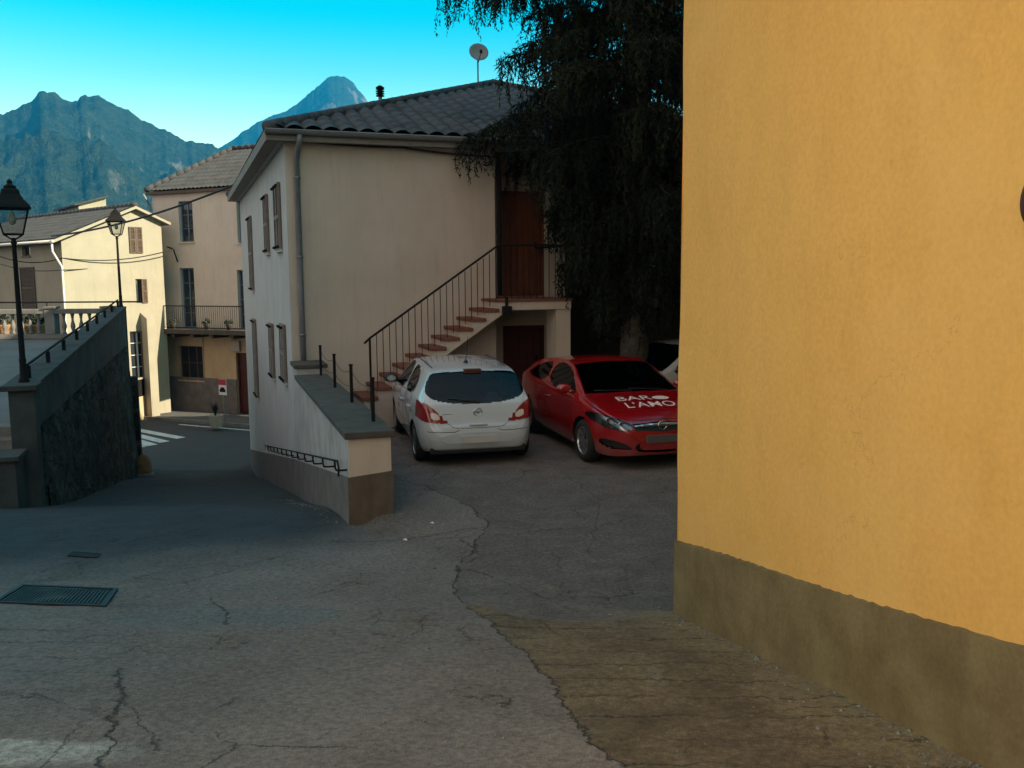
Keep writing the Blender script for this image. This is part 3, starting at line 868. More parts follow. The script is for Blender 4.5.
def tile_slope(name, parent, W, D, fn, keep, mat, pitch=.32, row=.38, amp=.075, sa=12, sb=6):
    """clay tile slope as real corrugated geometry; fn(a,b)->x,y,z of the plane; keep(a,b) mask"""
    na, nb = int(W/pitch*sa), int(D/row*sb)
    a = np.linspace(0, W, na+1); b = np.linspace(0, D, nb+1)
    Aq, Bq = np.meshgrid(a, b)
    jit = vnoise(np.floor(Aq/pitch)*7.3, np.floor(Bq/row)*5.1, 1.0, 5)
    h = amp*np.abs(np.sin(np.pi*Aq/pitch))**.75+.030*(1-np.mod(Bq/row, 1.0))+.014*jit
    x, y, z = fn(Aq, Bq)
    z = z+h
    V = np.stack([x, y, z], -1).reshape(-1, 3)
    i = np.arange((na+1)*(nb+1)).reshape(nb+1, na+1)
    Fq = np.stack([i[:-1,:-1], i[:-1,1:], i[1:,1:], i[1:,:-1]], -1)
    ac, bc = (Aq[:-1,:-1]+Aq[1:,1:])/2, (Bq[:-1,:-1]+Bq[1:,1:])/2
    Fq = Fq[keep(ac, bc)]
    return np_mesh(name, V, Fq, mat, parent, smooth=False)
def railing(parent, pts, h, spacing, r=.007, rail=.018, low=None, name='railing', posts=()):
    """iron railing along foot points pts; every baluster a sub-part of its railing"""
    mb = MB(); pts = [Vector(p) for p in pts]
    mb.tube([p+Vector((0,0,h)) for p in pts], rail, 6)
    if low is not None: mb.tube([p+Vector((0,0,low)) for p in pts], rail*.7, 6)
    o = mb.build(name, M['iron'], parent)
    for a, b in zip(pts[:-1], pts[1:]):
        n = max(1, int((b-a).length/spacing))
        for i in range(n+1):
            if i == n and b is not pts[-1]: continue
            p = a+(b-a)*i/n
            k = MB(); k.tube([(p.x,p.y,p.z+(low or 0)), (p.x,p.y,p.z+h)], r, 5)
            k.build('baluster', M['iron'], o)
    return o

# ------------------------------------------------------------------ the cream house with the outside stair
C0 = PA + Vd*7.0 + U*.20
HF = Frame(C0, TH)
house = empty('house', (C0.x, C0.y, 0), TH, 'cream two storey house with tiled hip roof and outside stair above the yard', 'house')
FW, RW = 3.94, 5.8            # front wall width, end of porch back wall
WT = 5.06                     # wall top
HD = 13.0                     # depth
PB = 0.9                      # porch back wall
up = [(.95,1.8,3.18,4.40),(3.5,4.2,3.18,4.40),(8.4,9.3,2.3,4.25)]
lo = [(.95,1.65,.62,1.72),(3.4,4.1,.45,1.62),(8.3,9.2,-.6,1.5)]
w = MB()
wall_panel(w, 'y', 0, 0, FW, -4.2, WT, [], .2)
door_up = (4.40, 5.33, 2.21, 4.36); door_lo = (4.40, 5.33, -.15, 1.60)
wall_panel(w, 'y', PB, FW, RW, -1.0, WT, [door_up, door_lo], .12)
w.face([(FW,0,-1),(FW,PB,-1),(FW,PB,WT),(FW,0,WT)])
w.face([(RW,PB,-1),(RW,4.0,-1),(RW,4.0,WT),(RW,PB,WT)])
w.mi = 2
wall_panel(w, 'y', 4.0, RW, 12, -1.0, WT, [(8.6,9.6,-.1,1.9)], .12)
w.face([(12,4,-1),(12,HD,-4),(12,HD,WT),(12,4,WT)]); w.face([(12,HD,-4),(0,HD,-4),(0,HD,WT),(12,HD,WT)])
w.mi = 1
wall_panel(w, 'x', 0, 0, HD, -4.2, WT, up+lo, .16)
w.build('wall', [M['beige'], M['beige_skylit'], M['shadewall']], house)
# stepped plinth along the lane
pl = MB()
n = 40
for i in range(n):
    y0, y1 = HD*i/n, HD*(i+1)/n
    def zt_(y):
        return .45-.1655*(y+7)
    a, b = zt_(y0), zt_(y1)
    pl.mesh([(-.022,y0,-4.2),(-.022,y1,-4.2),(-.022,y1,b),(-.022,y0,a),(.0,y0,a),(.0,y1,b)], [(1,0,3,2),(2,3,4,5)])
pl.build('plinth', M['greyplinth'], house)
for h in up: 
    window(house, 'x', 0, h, .14, M['whiteframe'], M['pane'], 1, 1, True, M['beige_skylit'])
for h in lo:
    window(house, 'x', 0, h, .14, M['whiteframe'], M['pane'], 1, 1, True, M['beige_skylit'])
for h in up+lo:
    c = (h[0]+h[1])/2
    for s0, s1 in ((h[0]-.03, c-.005), (c+.005, h[1]+.03)):
        louvre_shutter(house, 'x', 0, (s0, s1, h[2]-.02, h[3]+.02), M['greyshutter'], .012, .05, hooks=True)
board_door(house, 'y', PB, door_up, M['brownwood'], .10, boards=6)
board_door(house, 'y', PB, door_lo, M['redwood'], .10, boards=5, panels=True)
board_door(house, 'y', 4.0, (8.6,9.6,-.1,1.9), M['shadewall'], .10, boards=5)
# roof
OH, ZE, MS = .32, 5.17, .372
RWID, RLEN = 12+2*OH, HD+2*OH
roof = tile_slope('roof', house, RWID, RWID/2, lambda a, b: (a-OH, b-OH, ZE+MS*b), lambda a, b: b <= np.minimum(a, RWID-a), M['tiles'])
tile_slope('roof', house, RLEN, RWID/2, lambda a, b: (b-OH, RLEN-a-OH, ZE+MS*b), lambda a, b: b <= np.minimum(a, RLEN-a), M['tiles'])
rb = MB()
A_, B_, C_, D_ = (-OH,-OH), (12+OH,-OH), (12+OH,HD+OH), (-OH,HD+OH)
r1, r2 = (6, -OH+RWID/2), (6, HD+OH-RWID/2)
zr = ZE+MS*RWID/2
for q in ([(*B_,ZE),(*C_,ZE),(*r2,zr),(*r1,zr)], [(*C_,ZE),(*D_,ZE),(*r2,zr)]): rb.face(q)
rb.build('roof', M['tiles'], house)
rd = MB(); rd.smooth = True
def ridge_tiles(mb, p, q, r=.10, step=.38):
    p, q = Vector(p), Vector(q); n = max(1, int((q-p).length/step))
    for i in range(n):
        a = p+(q-p)*(i/n); b = p+(q-p)*((i+1.12)/n)
        mb.tube([a, b+Vector((0,0,.03))], [r*1.05, r*.85], 10)
ridge_tiles(rd, (*A_,ZE+.05), (*r1,zr+.05)); ridge_tiles(rd, (*r1,zr+.05), (*r2,zr+.05)); ridge_tiles(rd, (*D_,ZE+.05), (*r2,zr+.05)); ridge_tiles(rd, (*B_,ZE+.05), (*r1,zr+.05))
rd.build('ridge', M['tiles'], house)
so = MB()
so.box((-OH,-OH,ZE-.16),(12+OH,0,ZE-.10)); so.box((-OH,0,ZE-.16),(0,HD+OH,ZE-.10))
so.box((-OH-.025,-OH-.025,ZE-.17),(12+OH,-OH,ZE+.02)); so.box((-OH-.025,-OH,ZE-.17),(-OH,HD+OH,ZE+.02))
so.build('eaves', M['greyshutter'], house)
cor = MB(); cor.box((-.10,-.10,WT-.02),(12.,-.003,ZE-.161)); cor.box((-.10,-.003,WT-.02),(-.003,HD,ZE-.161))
cor.build('cornice', M['beige_skylit'], house)
# gutter on the yard side and its downpipe
gt = MB(); gt.smooth = True
gp = []
nseg = 10
vs, fs = [], []
for i, x in enumerate((-OH-.05, 12+OH)):
    for k in range(nseg+1):
        t = math.pi+math.pi*k/nseg
        vs.append((x, -OH-.10+.075*math.cos(t), ZE+.0+.075*math.sin(t)))
for k in range(nseg): fs.append((k, k+1, nseg+1+k+1, nseg+1+k))
gt.mesh(vs, fs)
gt.tube([(-OH-.05,-OH-.175,ZE),(12+OH,-OH-.175,ZE)], .012, 6)
gt.build('gutter', M['zinc'], house)
dp = MB(); dp.smooth = True
dp.tube([(.22,-OH-.10,ZE-.06),(.22,-OH-.08,ZE-.16),(.20,-.30,ZE-.30),(.19,-.09,ZE-.48),(.19,-.085,2.4),(.19,-.085,.15)], .052, 10)
for z in (4.4, 3.0, 1.6): dp.tube([(.19,-.085,z-.02),(.19,-.085,z+.02)], .064, 10)
dp.build('downpipe', M['zinc'], house)
dp2 = MB(); dp2.smooth = True
dp2.tube([(FW+.07,-.05,ZE-.2),(FW+.07,-.05,2.25)], .05, 8)
dp2.build('downpipe', M['iron'], house)
# stair, landing, porch pier
NS, RIS, TRD, LX0, LX1, LZ, SY = 13, .169, .256, 3.67, 5.13, 2.20, -.95
st = MB()
xs0 = LX0-(NS-1)*TRD
top = [(xs0, -.6)]
for k in range(1, NS):
    x = LX0-(NS-k)*TRD
    top += [(x, RIS*k-.061), (x+TRD, RIS*k-.061)]
top += [(LX0, LZ-.045), (LX1, LZ-.045), (LX1, LZ-.20), (LX0+.18, LZ-.20)]
bx = LX0+.18
under = [(bx-(LZ-.20-z)/RIS*TRD, z) for z in (.55,)]
poly = top+under+[(under[0][0], -.6)]
# cut into convex strips so that the faces stay clean
for k in range(1, NS):
    x = LX0-(NS-k)*TRD
    zb0 = max(-.6, LZ-.20-(bx-x)/TRD*RIS) if x > under[0][0] else -.6
    zb1 = max(-.6, LZ-.20-(bx-x-TRD)/TRD*RIS) if x+TRD > under[0][0] else -.6
    st.prism([(x,zb0),(x+TRD,zb1),(x+TRD,RIS*k-.061),(x,RIS*k-.061)], 'y', SY, -.003)
st.prism([(LX0,LZ-.20-.12),(bx,LZ-.20),(bx,LZ-.045),(LX0,LZ-.045)], 'y', SY, -.003)
st.prism([(bx,LZ-.20),(LX1,LZ-.20),(LX1,LZ-.045),(bx,LZ-.045)], 'y', SY, PB-.003)
stair = st.build('staircase', M['beige'], house)
for k in range(1, NS):
    x = LX0-(NS-k)*TRD
    s = MB(); s.box((x-.035, SY-.03, RIS*k-.06), (x+TRD+.005, -.004, RIS*k+.004), None, .008); s.build('step', M['terracotta'], stair)
s = MB(); s.box((LX0-.035, SY-.03, LZ-.045), (LX1+.02, PB-.004, LZ+.004), None, .008); s.build('landing', M['terracotta'], stair)
pier = MB(); pier.box((LX1-.30, SY+.02, -.8), (LX1-.004, SY+.50, LZ-.203)); pier.build('pier', M['beige'], house)
def nose(x): return RIS*((x-LX0)/TRD+NS)
rl = MB()
ry = SY-.035
xb = 1.24
rl.tube([(xb-.10,ry,nose(xb)+.88),(xb,ry,nose(xb)+.97),(LX0,ry,LZ+1.0),(LX1,ry,LZ+1.0),(LX1,PB-.05,LZ+1.0)], .020, 6)
rl.tube([(xb,ry,-.05),(xb,ry,nose(xb)+.98)], .020, 6)
rail_o = rl.build('stair_railing', M['iron'], house)
x = xb+.12
while x < LX0+.01:
    k = MB(); k.tube([(x,ry,nose(x)+.0),(x,ry,nose(x)+.96)], .0075, 5); k.build('baluster', M['iron'], rail_o); x += .118
x = LX0+.12
while x < LX1:
    k = MB(); k.tube([(x,ry,LZ),(x,ry,LZ+1.0)], .0075, 5); k.build('baluster', M['iron'], rail_o); x += .125
# small lamp on the landing edge
lm = MB(); lm.box((LX0+.05, SY-.13, LZ-.27), (LX0+.22, SY-.005, LZ-.12), Matrix.Identity(4), .02); lm.box((LX0+.11,SY-.10,LZ-.13),(LX0+.15,SY-.04,LZ+.05))
lm.build('porch_lamp', M['iron'], house)
# flue with a louvred cowl by the hip
ch = empty('chimney_pot', tuple(HF.o+HF.x*2.05+HF.y*2.35), TH)
ch.parent = house; ch.matrix_parent_inverse = Matrix.Identity(4)
ch.location = (2.22, 2.22, 6.17); ch.scale = (.62, .62, .62); ch.rotation_euler = (0,0,0)
c = MB(); c.smooth = True; c.tube([(0,0,-.15),(0,0,.34)], .062, 10); c.build('flue', M['zinc'], ch)
c = MB(); c.smooth = True
for k in range(4): c.lathe([(.06,.26+.075*k),(.145,.28+.075*k),(.15,.30+.075*k),(.06,.335+.075*k)], n=14)
c.lathe([(.15,.56),(.05,.63),(0,.64)], n=14); c.build('cowl', M['iron'], ch)

# satellite dish on a mast behind the hip
dpos = at(478, 54, 23.2)
dish = empty('satellite_dish', (dpos.x, dpos.y, dpos.z-1.1), R(12), 'round grey satellite dish on a mast above the tiled roof beside the conifer', 'satellite dish')
d = MB(); d.smooth = True
prof = [(0,0),(.10,.012),(.18,.035),(.235,.065),(.245,.07),(.235,.08),(.18,.05),(.10,.027),(0,.015)]
d.lathe([(r, z) for r, z in prof], (0,0,0), 20, Matrix.Translation((0,-.05,1.1)) @ Matrix.Rotation(R(90-22), 4, 'X'))
d.build('reflector', M['dish'], dish)
d = MB(); d.tube([(0,.04,-.1),(0,.04,1.1)], .02, 8); d.build('mast', M['zinc'], dish)
d = MB(); d.tube([(0,-.02,.88),(0,-.40,1.04)], .010, 6); d.box((-.03,-.45,1.02),(.03,-.38,1.10),None,.01); d.build('arm', M['iron'], dish)

# ------------------------------------------------------------------ the low wall between lane and yard
GWR = TH-math.atan2(.2, 7.0)
gw = empty('low_wall', (PA.x, PA.y, 0), GWR, 'low cream wall with dark stone coping beside the white car', 'wall')
LW, LL, LH = .47, 7.0, .88
b = MB()
def fp(x, y): return PA+U*x+Vd*y
b.mi = 0; b.face([(0,0,-.8),(LW,0,-.8),(LW,0,LH),(0,0,LH)])
b.mi = 1
NSEG = 28
for i in range(NSEG):
    y0, y1 = LL*i/NSEG, LL*(i+1)/NSEG
    b.face([(0,y1,-2.6),(0,y0,-2.6),(0,y0,LH),(0,y1,LH)]); b.mi = 0; b.face([(LW,y0,-.8),(LW,y1,-.8),(LW,y1,LH),(LW,y0,LH)]); b.mi = 1
b.mi = 1; b.box((0.004,6.15,LH),(LW-.004,LL-.01,1.06))
b.build('wall', [M['beige'], M['stained_skylit']], gw)
p = MB()
for i in range(NSEG):
    y0, y1 = LL*i/NSEG, LL*(i+1)/NSEG
    q0, q1 = fp(-.2,y0), fp(-.2,y1)
    a, c = .45-.1655*y0, .45-.1655*y1
    p.mesh([(-.02,y0-(.02 if i==0 else 0),-2.6),(-.02,y1,-2.6),(-.02,y1,c),(-.02,y0-(.02 if i==0 else 0),a),(.0,y0,a),(.0,y1,c)], [(1,0,3,2),(2,3,4,5)])
p.mi = 1
p.mesh([(-.02,-.02,-.8),(LW+.015,-.02,-.8),(LW+.015,-.02,.49),(-.02,-.02,.45),(0,0,.45),(LW,0,.49)], [(0,1,2,3),(3,2,5,4)])
p.build('plinth', [M['greyplinth'], M['endplinth']], gw)
c = MB(); c.box((-.045,-.05,LH),(LW+.045,6.15,LH+.075),None,.012); c.box((-.045,6.12,1.06),(LW+.06,LL-.02,1.13),None,.012)
c.build('coping', M['coping'], gw)
for y in (.65, 2.35, 4.1, 5.95):
    k = MB(); k.box((LW-.10,y-.02,LH+.07),(LW-.06,y+.02,LH+.58)); k.box((LW-.105,y-.025,LH+.575),(LW-.055,y+.025,LH+.595)); k.build('post', M['iron'], gw)
k = MB()
for a, bb in ((.65,2.35),(2.35,4.1),(4.1,5.95)):
    for zz, sag in ((.52,.10),(.30,.06)):
        k.tube([(LW-.08, a+(bb-a)*t/8, LH+zz-sag*4*(t/8)*(1-t/8)) for t in range(9)], .0035, 4)
k.build('wire', M['iron'], gw)

# wrought handrail on the lane side, running down with the slope
hr = empty('handrail', (PA.x, PA.y, 0), GWR+R(.35), 'thin black wrought iron handrail with hooked brackets along the lane side of the low wall', 'handrail')
def hz(y):
    return .64-.1655*y
k = MB(); pth = [(-.11, y, hz(y)) for y in np.linspace(.12, 19.4, 70)]
pth = [(-.11,.06,hz(.1)-.16),(-.11,.02,hz(.1)-.06)]+pth
k.tube(pth, .012, 6); k.build('rail', M['iron'], hr)
for y in np.arange(.35, 19.2, 1.15):
    z = hz(y); k = MB()
    k.tube([(-.11,y,z),(-.11,y-.02,z-.07),(-.11,y-.10,z-.09),(-.11,y-.17,z-.08),(-.06,y-.19,z-.08),(.01,y-.19,z-.08)], .012, 6)
    k.build('bracket', M['iron'], hr)

# ------------------------------------------------------------------ the ochre building on the right
HE = ghit(985, 766)
ob = empty('ochre_building', (OC.x, OC.y, 0), 0, 'large ochre orange rendered building with dark cement plinth filling the right side', 'building')
OM, tO, bO = new_mat('ochre_render_wall')
tc = tO.new('ShaderNodeTexCoord').outputs['Object']
nA = tO.noise(tc, .8, 6, .6); nB = tO.noise(tO.scale(tc, (2.4, 2.4, 1.0)), 2.2, 7, .7); nC = tO.noise(tc, 34, 5, .65); nD = tO.noise(tc, 150, 2)
bs = tO.mix(tO.mapr(nA, .3, .7), (.72,.405,.120,1), (.67,.36,.098,1))
bs = tO.mix(tO.mapr(nB, .46, .74, 0, .42), bs, (.56,.315,.085,1))
bs = tO.mix(1.0, bs, tO.mix(tO.mapr(nC, .25, .75), (.90,.89,.87,1), (1.07,1.07,1.07,1)), 'MULTIPLY')
bs = tO.mix(tO.mapr(tO.noise(tc, 9, 4, .7), .66, .8, 0, .4), bs, (.40,.22,.06,1))
zz_ = tO.sep(tc)[2]
spl = tO.math('MULTIPLY', tO.mapr(tO.math('ADD', zz_, tO.math('MULTIPLY', nB, .8)), .75, 1.5, 1, 0), tO.mapr(nC, .35, .65))
bs = tO.mix(tO.math('MULTIPLY', spl, .35), bs, (.42,.25,.09,1))
pat = tO.noise(tc, .55, 3, .5)
bs = tO.mix(tO.mapr(pat, .56, .60, 0, .16), bs, (.76,.475,.18,1))
vc = tO.new('ShaderNodeTexVoronoi'); vc.feature = 'DISTANCE_TO_EDGE'; vc.inputs['Scale'].default_value = .55
wv_ = tO.new('ShaderNodeVectorMath', operation='ADD'); tO.l.new(tc, wv_.inputs[0]); tO.l.new(tO.noise(tc, 3.0, 5, .7, 1), wv_.inputs[1]); tO.l.new(wv_.outputs[0], vc.inputs['Vector'])
crk = tO.math('MULTIPLY', tO.mapr(vc.outputs['Distance'], .0, .004, 1, 0), tO.mapr(tO.noise(tc, .7, 3), .54, .60))
bs = tO.mix(tO.math('MULTIPLY', crk, .45), bs, (.30,.17,.06,1))
tO.l.new(bs, bO.inputs['Base Color']); bO.inputs['Roughness'].default_value = .92; bO.inputs['Specular IOR Level'].default_value = .25
tO.l.new(tO.bump(tO.math('ADD', tO.math('ADD', tO.math('MULTIPLY', nC, .4), tO.math('MULTIPLY', nD, .25)), tO.math('MULTIPLY', nB, .35)), .24, .010), bO.inputs['Normal'])
M['ochre'] = OM
OL, OD_, OHT = 15.0, 5.2, 5.4
OX = -ON                                            # into the building
def opt(s, d, z): q = OC+ODIR*s+OX*d; return (q.x-OC.x, q.y-OC.y, z)
w = MB()
n = 60; nzr = 24
for i in range(n):
    for j in range(nzr):
        s0, s1 = OL*i/n, OL*(i+1)/n; z0, z1 = -.8+(OHT+.8)*j/nzr, -.8+(OHT+.8)*(j+1)/nzr
        f = lambda s, z: opt(s+((.006*math.sin(3*z)+.004*math.sin(8.3*z+1)) if s < .01 else 0), .012*math.sin(s*1.9+z*.7)*(0 if s < .01 else 1)+.008*math.sin(z*2.3+.6), z)
        w.face([f(s1,z0), f(s0,z0), f(s0,z1), f(s1,z1)])
for a, bq in (((0,0),(0,OD_)), ((0,OD_),(OL,OD_)), ((OL,OD_),(OL,0))):
    w.face([opt(*a,-.8), opt(*bq,-.8), opt(*bq,OHT), opt(*a,OHT)])
wo = w.build('wall', M['ochre'], ob)
for pz in wo.data.polygons: pz.use_smooth = False
slope_w = (HE.z-OC.z)/((HE-OC).length)
PH = OC.z + (onplane(677, 540, OC, ON).z - OC.z)
p = MB(); n = 420
def ptop(s): return PH+slope_w*s+.002*math.sin(s*2.1)+.0016*math.sin(s*17.3+1)+.002*math.sin(s*41)+.0025*math.sin(s*67)+.002*math.sin(s*113)
def pdep(s): return -.022-.002*math.sin(s*3.1)
for i in range(n):
    s0, s1 = OL*i/n, OL*(i+1)/n
    zb0, zb1 = OC.z-.6+slope_w*s0, OC.z-.6+slope_w*s1
    p.mesh([opt(s1,pdep(s1),zb1), opt(s0,pdep(s0),zb0), opt(s0,pdep(s0),ptop(s0)-.012), opt(s1,pdep(s1),ptop(s1)-.012), opt(s0,.03,ptop(s0)), opt(s1,.03,ptop(s1))], [(0,1,2,3),(3,2,4,5)])
p.mesh([opt(-.004,-.022,-.8), opt(-.02,OD_,-.8), opt(-.02,OD_,PH), opt(-.004,-.022,PH-.01)], [(0,1,2,3)])
p.build('plinth', M['brownplinth'], ob)
rf = MB()
e = .5
A1, B1, C1, D1 = opt(-e,-e,OHT), opt(-e,OD_+e,OHT), opt(OL+e,OD_+e,OHT), opt(OL+e,-e,OHT)
R1, R2 = opt(4.5,OD_/2,OHT+1.5), opt(OL-4.5,OD_/2,OHT+1.5)
for q in ([A1,B1,R1],[B1,C1,R2,R1],[C1,D1,R2],[D1,A1,R1,R2]): rf.face(q)
rf.face([A1,D1,C1,B1])
rf.build('roof', M['tilesfar'], ob)
# dark rounded plaque half out of frame
pp = onplane(1044, 201, OC, ON)
pq = empty('wall_plaque', (pp.x, pp.y, pp.z), math.atan2(ODIR.y, ODIR.x), 'dark brown rounded plaque on the ochre wall', 'plaque')
pm = MB(); pm.smooth = True
Mx = Matrix.Rotation(R(-90), 4, 'X') @ Matrix.Scale(1.5, 4, (0,1,0))
pm.lathe([(.0,.05),(.055,.048),(.072,.040),(.08,.02),(.08,-.02),(.0,-.02)], (0,0,0), 24, Matrix.Rotation(R(90), 4, 'X') @ Matrix.Scale(1.35, 4, (0,1,0)))
pm.build('board', M['redwood'], pq)
pr = MB(); pr.smooth = True
pr.tube([(.082*math.cos(t), -.0, .082*1.35*math.sin(t)) for t in np.linspace(0, 2*math.pi, 25)], .010, 6, False)
pr.build('rim', M['iron'], pq)

# unseen house added left behind the viewer, bouncing sun onto the ochre wall
lh = empty('bounce_house', (-4.9, 2.6, 0), R(-90+2), 'unseen pale house added across the lane to bounce sunlight onto the ochre building', 'house')
w = MB()
lhh = [(2.5,3.5,3.4,4.9),(7,8,3.4,4.9),(11.5,12.5,3.4,4.9),(2.5,3.5,6.8,8.3),(7,8,6.8,8.3),(11.5,12.5,6.8,8.3)]
LHL, LHZ = 16.0, 13.0
for q in lhh: pass
wall_panel(w, 'y', 0, 0, LHL, -1, LHZ, [(a, b_, c_, d_) for a, b_, c_, d_ in lhh], .2, sgn=1)
w.face([(0,0,-1),(0,-8,-1),(0,-8,LHZ),(0,0,LHZ)]); w.face([(LHL,0,-1),(LHL,-8,-1),(LHL,-8,LHZ),(LHL,0,LHZ)]); w.face([(0,-8,-1),(LHL,-8,-1),(LHL,-8,LHZ),(0,-8,LHZ)])
w.build('wall', M['bouncewall'], lh)
for h in lhh: window(lh, 'y', 0, h, .17, M['whiteframe'], M['pane'], 1, 2, True, sgn=1)
r_ = MB(); r_.prism([(-8.5,LHZ),(.5,LHZ),(-4,LHZ+2.0)], 'x', -.4, LHL+.4); r_.build('roof', M['tilesfar'], lh)

# unseen block added to keep the low sun out of the yard
nb = empty('shade_block', (7.5, 4.0, 0), 0, 'unseen plain block added behind the ochre building to shade the yard', 'building')
w = MB()
wall_panel(w, 'x', 0, 0, 23, -1, 13.0, [(3,4.1,2,3.6),(9,10.1,2,3.6),(15,16.1,2,3.6),(3,4.1,6,7.6),(9,10.1,6,7.6),(15,16.1,6,7.6)], .15)
w.face([(0,0,-1),(9,0,-1),(9,0,13),(0,0,13)]); w.face([(9,0,-1),(9,23,-1),(9,23,13),(9,0,13)]); w.face([(9,23,-1),(0,23,-1),(0,23,13),(9,23,13)])
w.build('wall', M['lowerwall'], nb)
for h in ((3,4.1,2,3.6),(9,10.1,2,3.6),(15,16.1,2,3.6),(3,4.1,6,7.6),(9,10.1,6,7.6),(15,16.1,6,7.6)): window(nb, 'x', 0, h, .13, M['whiteframe'], M['pane'])
r_ = MB(); r_.face([(-.5,-.5,13),(9.5,-.5,13),(4.5,4,15)]); r_.face([(9.5,-.5,13),(9.5,23.5,13),(4.5,19,15),(4.5,4,15)]); r_.face([(9.5,23.5,13),(-.5,23.5,13),(4.5,19,15)]); r_.face([(-.5,23.5,13),(-.5,-.5,13),(4.5,4,15),(4.5,19,15)]); r_.face([(-.5,-.5,13),(-.5,23.5,13),(9.5,23.5,13),(9.5,-.5,13)])
r_.build('roof', M['tilesfar'], nb)

# old wall closing the yard behind the conifer
yw = empty('yard_wall', (5.0, 24.4, -.2), R(8), 'tall masonry wall in shade-dark tone closing the back of the yard behind the conifer', 'wall')
m_ = MB(); m_.box((0,0,-.5),(3.0,.35,5.2)); m_.build('masonry', M['shadewall'], yw)
m_ = MB(); m_.box((-.05,-.06,5.203),(3.05,.41,5.29),None,.015); m_.build('coping', M['coping'], yw)

# ------------------------------------------------------------------ retaining wall, terrace and balustrade on the left
NWp = at(36, 382, 13.3); FWp = at(125, 307, 27.3)
rdir = Vector((FWp.x-NWp.x, FWp.y-NWp.y, 0)); RL = rdir.length; rdir.normalize()
RRZ = math.atan2(rdir.y, rdir.x)-math.pi/2                # local y runs along the wall, x to the lane
rw = empty('retaining_wall', (NWp.x, NWp.y, 0), RRZ, 'tall dark mossy stone retaining wall with concrete parapet on the left of the lane', 'wall')
RF = Frame((NWp.x, NWp.y), RRZ)
zt = lambda y: NWp.z-.05+(FWp.z-NWp.z+.02)*max(0, y)/RL
def zlane(y):
    q = RF.o+RF.x*.3+RF.y*y; return gz1(q.x, q.y)
par_h = lambda y: .62+.5*min(1, y/RL)
N_ = 40
b = MB(); s = MB(); cpm = MB()
for i in range(N_):
    y0, y1 = RL*i/N_, RL*(i+1)/N_
    a0, a1 = zt(y0), zt(y1); l0, l1 = a0-par_h(y0), a1-par_h(y1)
    b.mesh([(0,y0,l0),(0,y1,l1),(0,y1,a1),(0,y0,a0),(-.34,y0,a0),(-.34,y1,a1),(-.34,y0,l0-1.2),(-.34,y1,l1-1.2)], [(1,0,3,2)[::-1],(3,2,5,4)[::-1],(4,5,7,6)[::-1]])
    cpm.mesh([(.04,y0,a0),(.04,y1,a1),(.04,y1,a1+.05),(.04,y0,a0+.05),(-.40,y0,a0+.05),(-.40,y1,a1+.05),(-.40,y0,a0),(-.40,y1,a1)], [(0,1,2,3),(3,2,5,4),(4,5,7,6)])
# rough stone face below, bulging and stepping out towards the foot
def sp(y, k):
    z = (zt(y)-par_h(y))*(1-k)+(zlane(y)-.4)*k
    bul = .006+.12*k+.07*(float(vnoise(y*3, k*9, 1.0, 3))-.5)+.05*(float(vnoise(y*9, k*25, 1.0, 8))-.5)
    return (bul, y, z)
NY, NK = 110, 26
vs = [sp(RL*i/NY, j/NK) for j in range(NK+1) for i in range(NY+1)]
fs = [(j*(NY+1)+i, j*(NY+1)+i+1, (j+1)*(NY+1)+i+1, (j+1)*(NY+1)+i)[::-1] for j in range(NK) for i in range(NY)]
s.mesh(vs, fs)
s.face([(0.03,RL,-4),(-.34,RL,-4),(-.34,RL,zt(RL)),(0.03,RL,zt(RL))])
s.box((-.34,-.0,-1.6),(.05,.30,zt(0)-par_h(0)))
b.box((-.33,.002,zt(0)-par_h(0)),(-.002,.2,zt(0)-.002))
b.box((-.33,RL-.3,zt(RL)-par_h(RL)),(-.004,RL-.002,zt(RL)-.004))
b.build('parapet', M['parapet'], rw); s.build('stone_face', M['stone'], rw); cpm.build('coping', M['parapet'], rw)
g = MB()
g.box((-.31,-.36,-1.6),(.02,-.01,zt(0)-.03)); g.box((-.40,-.44,zt(0)-.03),(.08,.05,zt(0)+.05),None,.012)
g.build('pillar', M['parapet'], rw)
g = MB(); g.box((-.55,-1.0,-1.8),(-.16,-.40,.14)); g.box((-.61,-1.06,.14),(-.10,-.40,.21),None,.012); g.build('pillar', M['parapet'], rw)
rl = MB()
rl.tube([(-.17,.35,zt(.35)+.10),(-.17,.36,zt(.36)+.26)]+[(-.17,y,zt(y)+.26) for y in np.linspace(.6, RL-.2, 12)], .022, 6)
ro = rl.build('rail', M['iron'], rw)
for y in np.linspace(.45, RL-.3, 9):
    k = MB(); k.box((-.20,y-.03,zt(y)+.03),(-.14,y+.03,zt(y)+.24)); k.build('post', M['iron'], ro)
